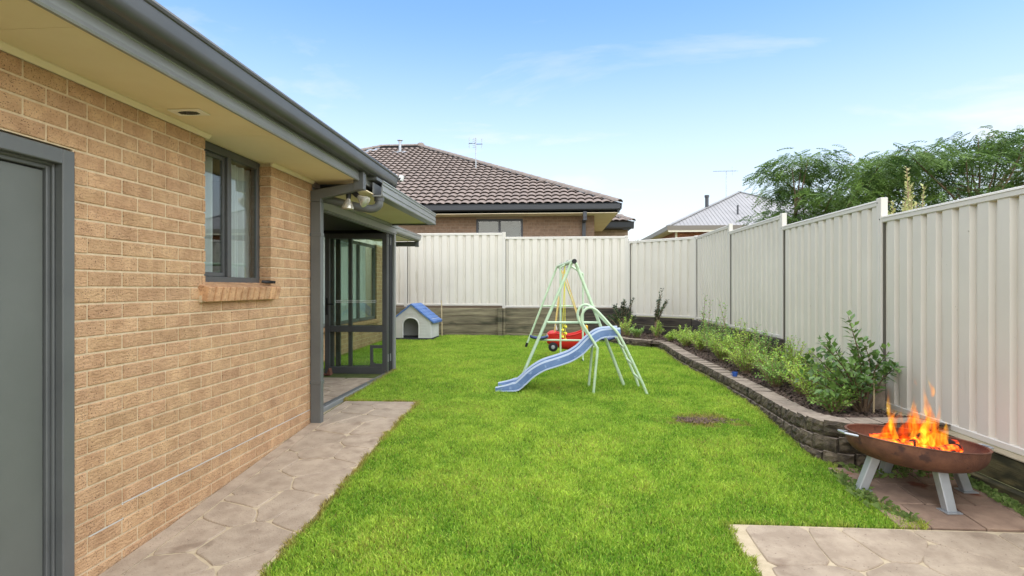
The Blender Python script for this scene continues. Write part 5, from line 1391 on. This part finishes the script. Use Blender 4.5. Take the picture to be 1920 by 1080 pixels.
feather_tree('lime_tree', (10.8, 11.2, .33), cl2, 'yellow green tree at the right edge above the fence rail', 'leaf_lime', 8, fr_per=30)

# ------------------------------------------------------------------ lawn grass
def vnoise(x, y, seed, sc):
    r_ = np.random.default_rng(seed); G = r_.random((64, 64))
    X_, Y_ = x * sc + 20, y * sc + 20; xi, yi = np.floor(X_).astype(int), np.floor(Y_).astype(int); fx, fy = X_ - xi, Y_ - yi
    fx, fy = fx * fx * (3 - 2 * fx), fy * fy * (3 - 2 * fy)
    g = lambda i, j: G[i % 64, j % 64]
    return (g(xi, yi) * (1 - fx) + g(xi + 1, yi) * fx) * (1 - fy) + (g(xi, yi + 1) * (1 - fx) + g(xi + 1, yi + 1) * fx) * fy

WY = [4.66, 4.9, 5.15, 5.6, 6.35, 6.9, 7.7, 8.6, 9.5, 10.3, 11.2, 11.72, 11.97, 12.26, 12.9, 13.95]
WXl = [2.2, 2.12, 2.11, 2.14, 2.195, 2.205, 2.185, 2.14, 2.08, 2.085, 2.105, 2.05, 1.78, 1.42, 1.17, 1.02]
def lawn_edges(x, y):
    """signed distance-like values to the hard edges (positive = on the lawn)"""
    left = np.where(y < 6.47, x + 1.53, np.where(y < 8.75, x + 2.415, x + 3.84))
    left = np.where((y >= 6.47) & (y < 6.9), np.minimum(left, np.maximum(x + 1.53, y - 6.475)), left)
    near = np.where(x > 1.075, y - 3.66, 9.)
    near = np.where((x > 1.0) & (y < 3.66), 1.075 - x, near)
    right = np.where(y < 4.66, np.interp(y, [3.6, 4.0, 4.3, 4.66], [2.32, 2.16, 2.12, 2.18]) - x, np.interp(y, WY, WXl) - x)
    return left, near, right
def make_grass(n_try, ymin, ymax, segs, hmul, seed):
    g_ = np.random.default_rng(seed)
    x = g_.uniform(-3.85, 2.35, n_try); y = g_.uniform(ymin, ymax, n_try)
    l, nr, rt_ = lawn_edges(x, y)
    wob = (vnoise(x, y, 5, 9.) - .5) * .06 + (vnoise(x, y, 6, 31.) - .5) * .05
    ed = np.minimum(np.minimum(l, nr), rt_) + wob * .7 + .014
    vis_ = ~((x < -2.0) & (y < 6.3)) & (ed > 0) & (y < 14.08)
    kn_ = (np.abs(x + 3.25) < .5) & (np.abs(y - 13.35) < .4)
    dpx = ((x - 1.45) / .34) ** 2 + ((y - 5.86) / .20) ** 2 + (vnoise(x, y, 8, 6.) - .5) * 2.6 + (vnoise(x, y, 18, 20.) - .5) * 1.4
    bald = (dpx < 1) & (g_.random(n_try) < .72)
    keep = vis_ & ~kn_ & ~bald
    x, y, ed, dpx = x[keep], y[keep], ed[keep], dpx[keep]; n = len(x)
    big = vnoise(x, y, 1, .9); mid = vnoise(x, y, 2, 3.1); fin = vnoise(x, y, 3, 9.)
    h = (.017 + .016 * g_.random(n) + .008 * mid) * hmul * (.75 + .5 * fin) * (1 + .7 * np.clip(1 - ed / .12, 0, 1) * g_.random(n)); w = (.0021 + .0016 * g_.random(n)) * (1 if segs > 1 else 1.7)
    a = g_.uniform(0, 2 * np.pi, n); ln = g_.uniform(.15, .95, n) * h
    b = g_.uniform(0, 2 * np.pi, n)
    z = np.interp(y, GY, GZ) - .008
    dx, dy = np.cos(a) * w, np.sin(a) * w; lx, ly = np.cos(b) * ln, np.sin(b) * ln
    base = np.stack([x, y, z], 1)
    off = lambda ox, oy, oz: np.stack([ox, oy, oz], 1)
    if segs > 1:
        V = np.stack([base + off(dx, dy, 0 * h), base - off(dx, dy, 0 * h), base + off(dx * .8 + lx * .35, dy * .8 + ly * .35, h * .6), base + off(-dx * .8 + lx * .35, -dy * .8 + ly * .35, h * .6), base + off(lx, ly, h * (1 - .2 * g_.random(n)))], 1)
        F = np.array([[0, 1, 3], [0, 3, 2], [2, 3, 4]]); k = 5
    else:
        V = np.stack([base + off(dx, dy, 0 * h), base - off(dx, dy, 0 * h), base + off(lx, ly, h)], 1); F = np.array([[0, 1, 2]]); k = 3
    # colour of each blade: lush, yellowish or dead at the edges
    t = np.clip(.34 + .24 * big + .34 * (mid - .5) + .36 * (fin - .5) + g_.normal(0, .24, n), 0, 1)[:, None]
    c0, c1, c2 = np.array(S(112, 166, 42)[:3]), np.array(S(212, 234, 94)[:3]), np.array(S(178, 150, 92)[:3])
    c_ = c0 * (1 - t) + c1 * t
    dead = np.clip(1 - (ed - .0) / (.035 + .05 * fin), 0, 1) * np.where(l[keep] < .14, 1., .45) * .9
    dead = np.maximum(dead, np.clip(1.6 - dpx, 0, 1) * .75)
    dead = np.maximum(dead, (g_.random(n) < .03 + .10 * (mid > .72)) * .7)
    c_ = c_ * (1 - dead[:, None]) + c2 * dead[:, None]
    c_ *= (g_.uniform(.78, 1.22, n) * np.where(g_.random(n) < .12, .5, 1.))[:, None]
    Cc = np.concatenate([np.repeat(c_, k, 0), np.ones((n * k, 1))], 1)
    Fc = (F[None] + (np.arange(n) * k)[:, None, None]).reshape(-1, 3)
    return V.reshape(-1, 3), Fc, Cc
parts = [make_grass(330000, 2.3, 4.6, 2, 1.0, 1), make_grass(260000, 4.6, 7.0, 2, 1.0, 2), make_grass(330000, 7.0, 14.1, 1, 1.05, 3)]
off = 0; VV, FF, CC = [], [], []
for V, F, C in parts: VV.append(V); FF.append(F + off); CC.append(C); off += len(V)
VV, FF, CC = np.concatenate(VV), np.concatenate(FF), np.concatenate(CC)
me = bpy.data.meshes.new('grass'); nf = len(FF)
me.vertices.add(len(VV)); me.vertices.foreach_set('co', VV.astype(np.float32).ravel())
me.loops.add(nf * 3); me.loops.foreach_set('vertex_index', FF.astype(np.int32).ravel())
me.polygons.add(nf); me.polygons.foreach_set('loop_start', np.arange(0, nf * 3, 3, dtype=np.int32))
ca_ = me.color_attributes.new('Col', 'FLOAT_COLOR', 'POINT'); ca_.data.foreach_set('color', CC.astype(np.float32).ravel())
me.update(calc_edges=True)
gm = bpy.data.materials.new('grass_blade'); gm.use_nodes = True; N, L = gm.node_tree.nodes, gm.node_tree.links
at_ = N.new('ShaderNodeAttribute'); at_.attribute_name = 'Col'; b_ = N['Principled BSDF']; L.new(at_.outputs['Color'], b_.inputs['Base Color']); b_.inputs['Roughness'].default_value = .5; b_.inputs['Specular IOR Level'].default_value = .3
tr_ = N.new('ShaderNodeBsdfTranslucent'); L.new(at_.outputs['Color'], tr_.inputs[0]); mxs = N.new('ShaderNodeMixShader'); mxs.inputs[0].default_value = .38
L.new(b_.outputs[0], mxs.inputs[1]); L.new(tr_.outputs[0], mxs.inputs[2]); L.new(mxs.outputs[0], N['Material Output'].inputs[0])
me.materials.append(gm)
tag(link('grass', me), 'short bright green mown grass covering the lawn', 'grass', kind='stuff')
print('grass tris', nf)

# bark chips and dead leaves on the bare patch, weeds along the fence foot
bp2 = MB(); r = random.Random(2)
for i in range(520):
    a, rad = r.uniform(0, 6.28), math.sqrt(r.random()); x, y = 1.45 + .33 * rad * math.cos(a) * (.6 + .5 * math.sin(a * 3 + 1)) + r.gauss(0, .05), 5.86 + .17 * rad * math.sin(a) * (.7 + .5 * math.cos(a * 2)) + r.gauss(0, .03); z = gz(y) + r.uniform(0, .015)
    t = r.uniform(0, 3.14); l, w = r.uniform(.006, .018), r.uniform(.003, .008); dx, dy = math.cos(t), math.sin(t)
    bp2.add([(x - dx * l - dy * w, y - dy * l + dx * w, z), (x - dx * l + dy * w, y - dy * l - dx * w, z + .004), (x + dx * l + dy * w, y + dy * l - dx * w, z + r.uniform(0, .014)), (x + dx * l - dy * w, y + dy * l + dx * w, z + .006)], [(0, 1, 2, 3)])
tag(bp2.build('leaf_litter', K['mulch'], None, fix=False), 'brown leaf litter on the bare patch of lawn', 'leaf litter', kind='stuff')
wd = MB()
for i in range(1500):
    if i % 5 < 3: y = r.uniform(3.70, 4.62); x = r.uniform(2.98, 3.06)
    elif i % 5 == 3: x = r.uniform(2.25, 3.04); y = r.uniform(4.42, 4.63)
    else: y = r.uniform(3.72, 4.5); x = 2.14 + r.gauss(0, .035) + max(0, (4.0 - y)) * .4
    z = gz(y); a = r.uniform(0, 6.28); h = r.uniform(.02, .07); ln = h * r.uniform(.4, 1.4); w = .0016; dx, dy = -math.sin(a) * w, math.cos(a) * w
    wd.add([(x + dx, y + dy, z), (x - dx, y - dy, z), (x + math.cos(a) * ln * .5 - dx, y + math.sin(a) * ln * .5 - dy, z + h * .8), (x + math.cos(a) * ln, y + math.sin(a) * ln, z + h * .7)], [(0, 1, 2), (0, 2, 3)])
tag(wd.build('weeds', mat('weed_blade', S(92, 122, 50), S(134, 150, 84), scale=30, rough=.7, island=.35, trans=.25), None, fix=False), 'straggly weeds along the pavers by the fence foot', 'weeds', kind='stuff')
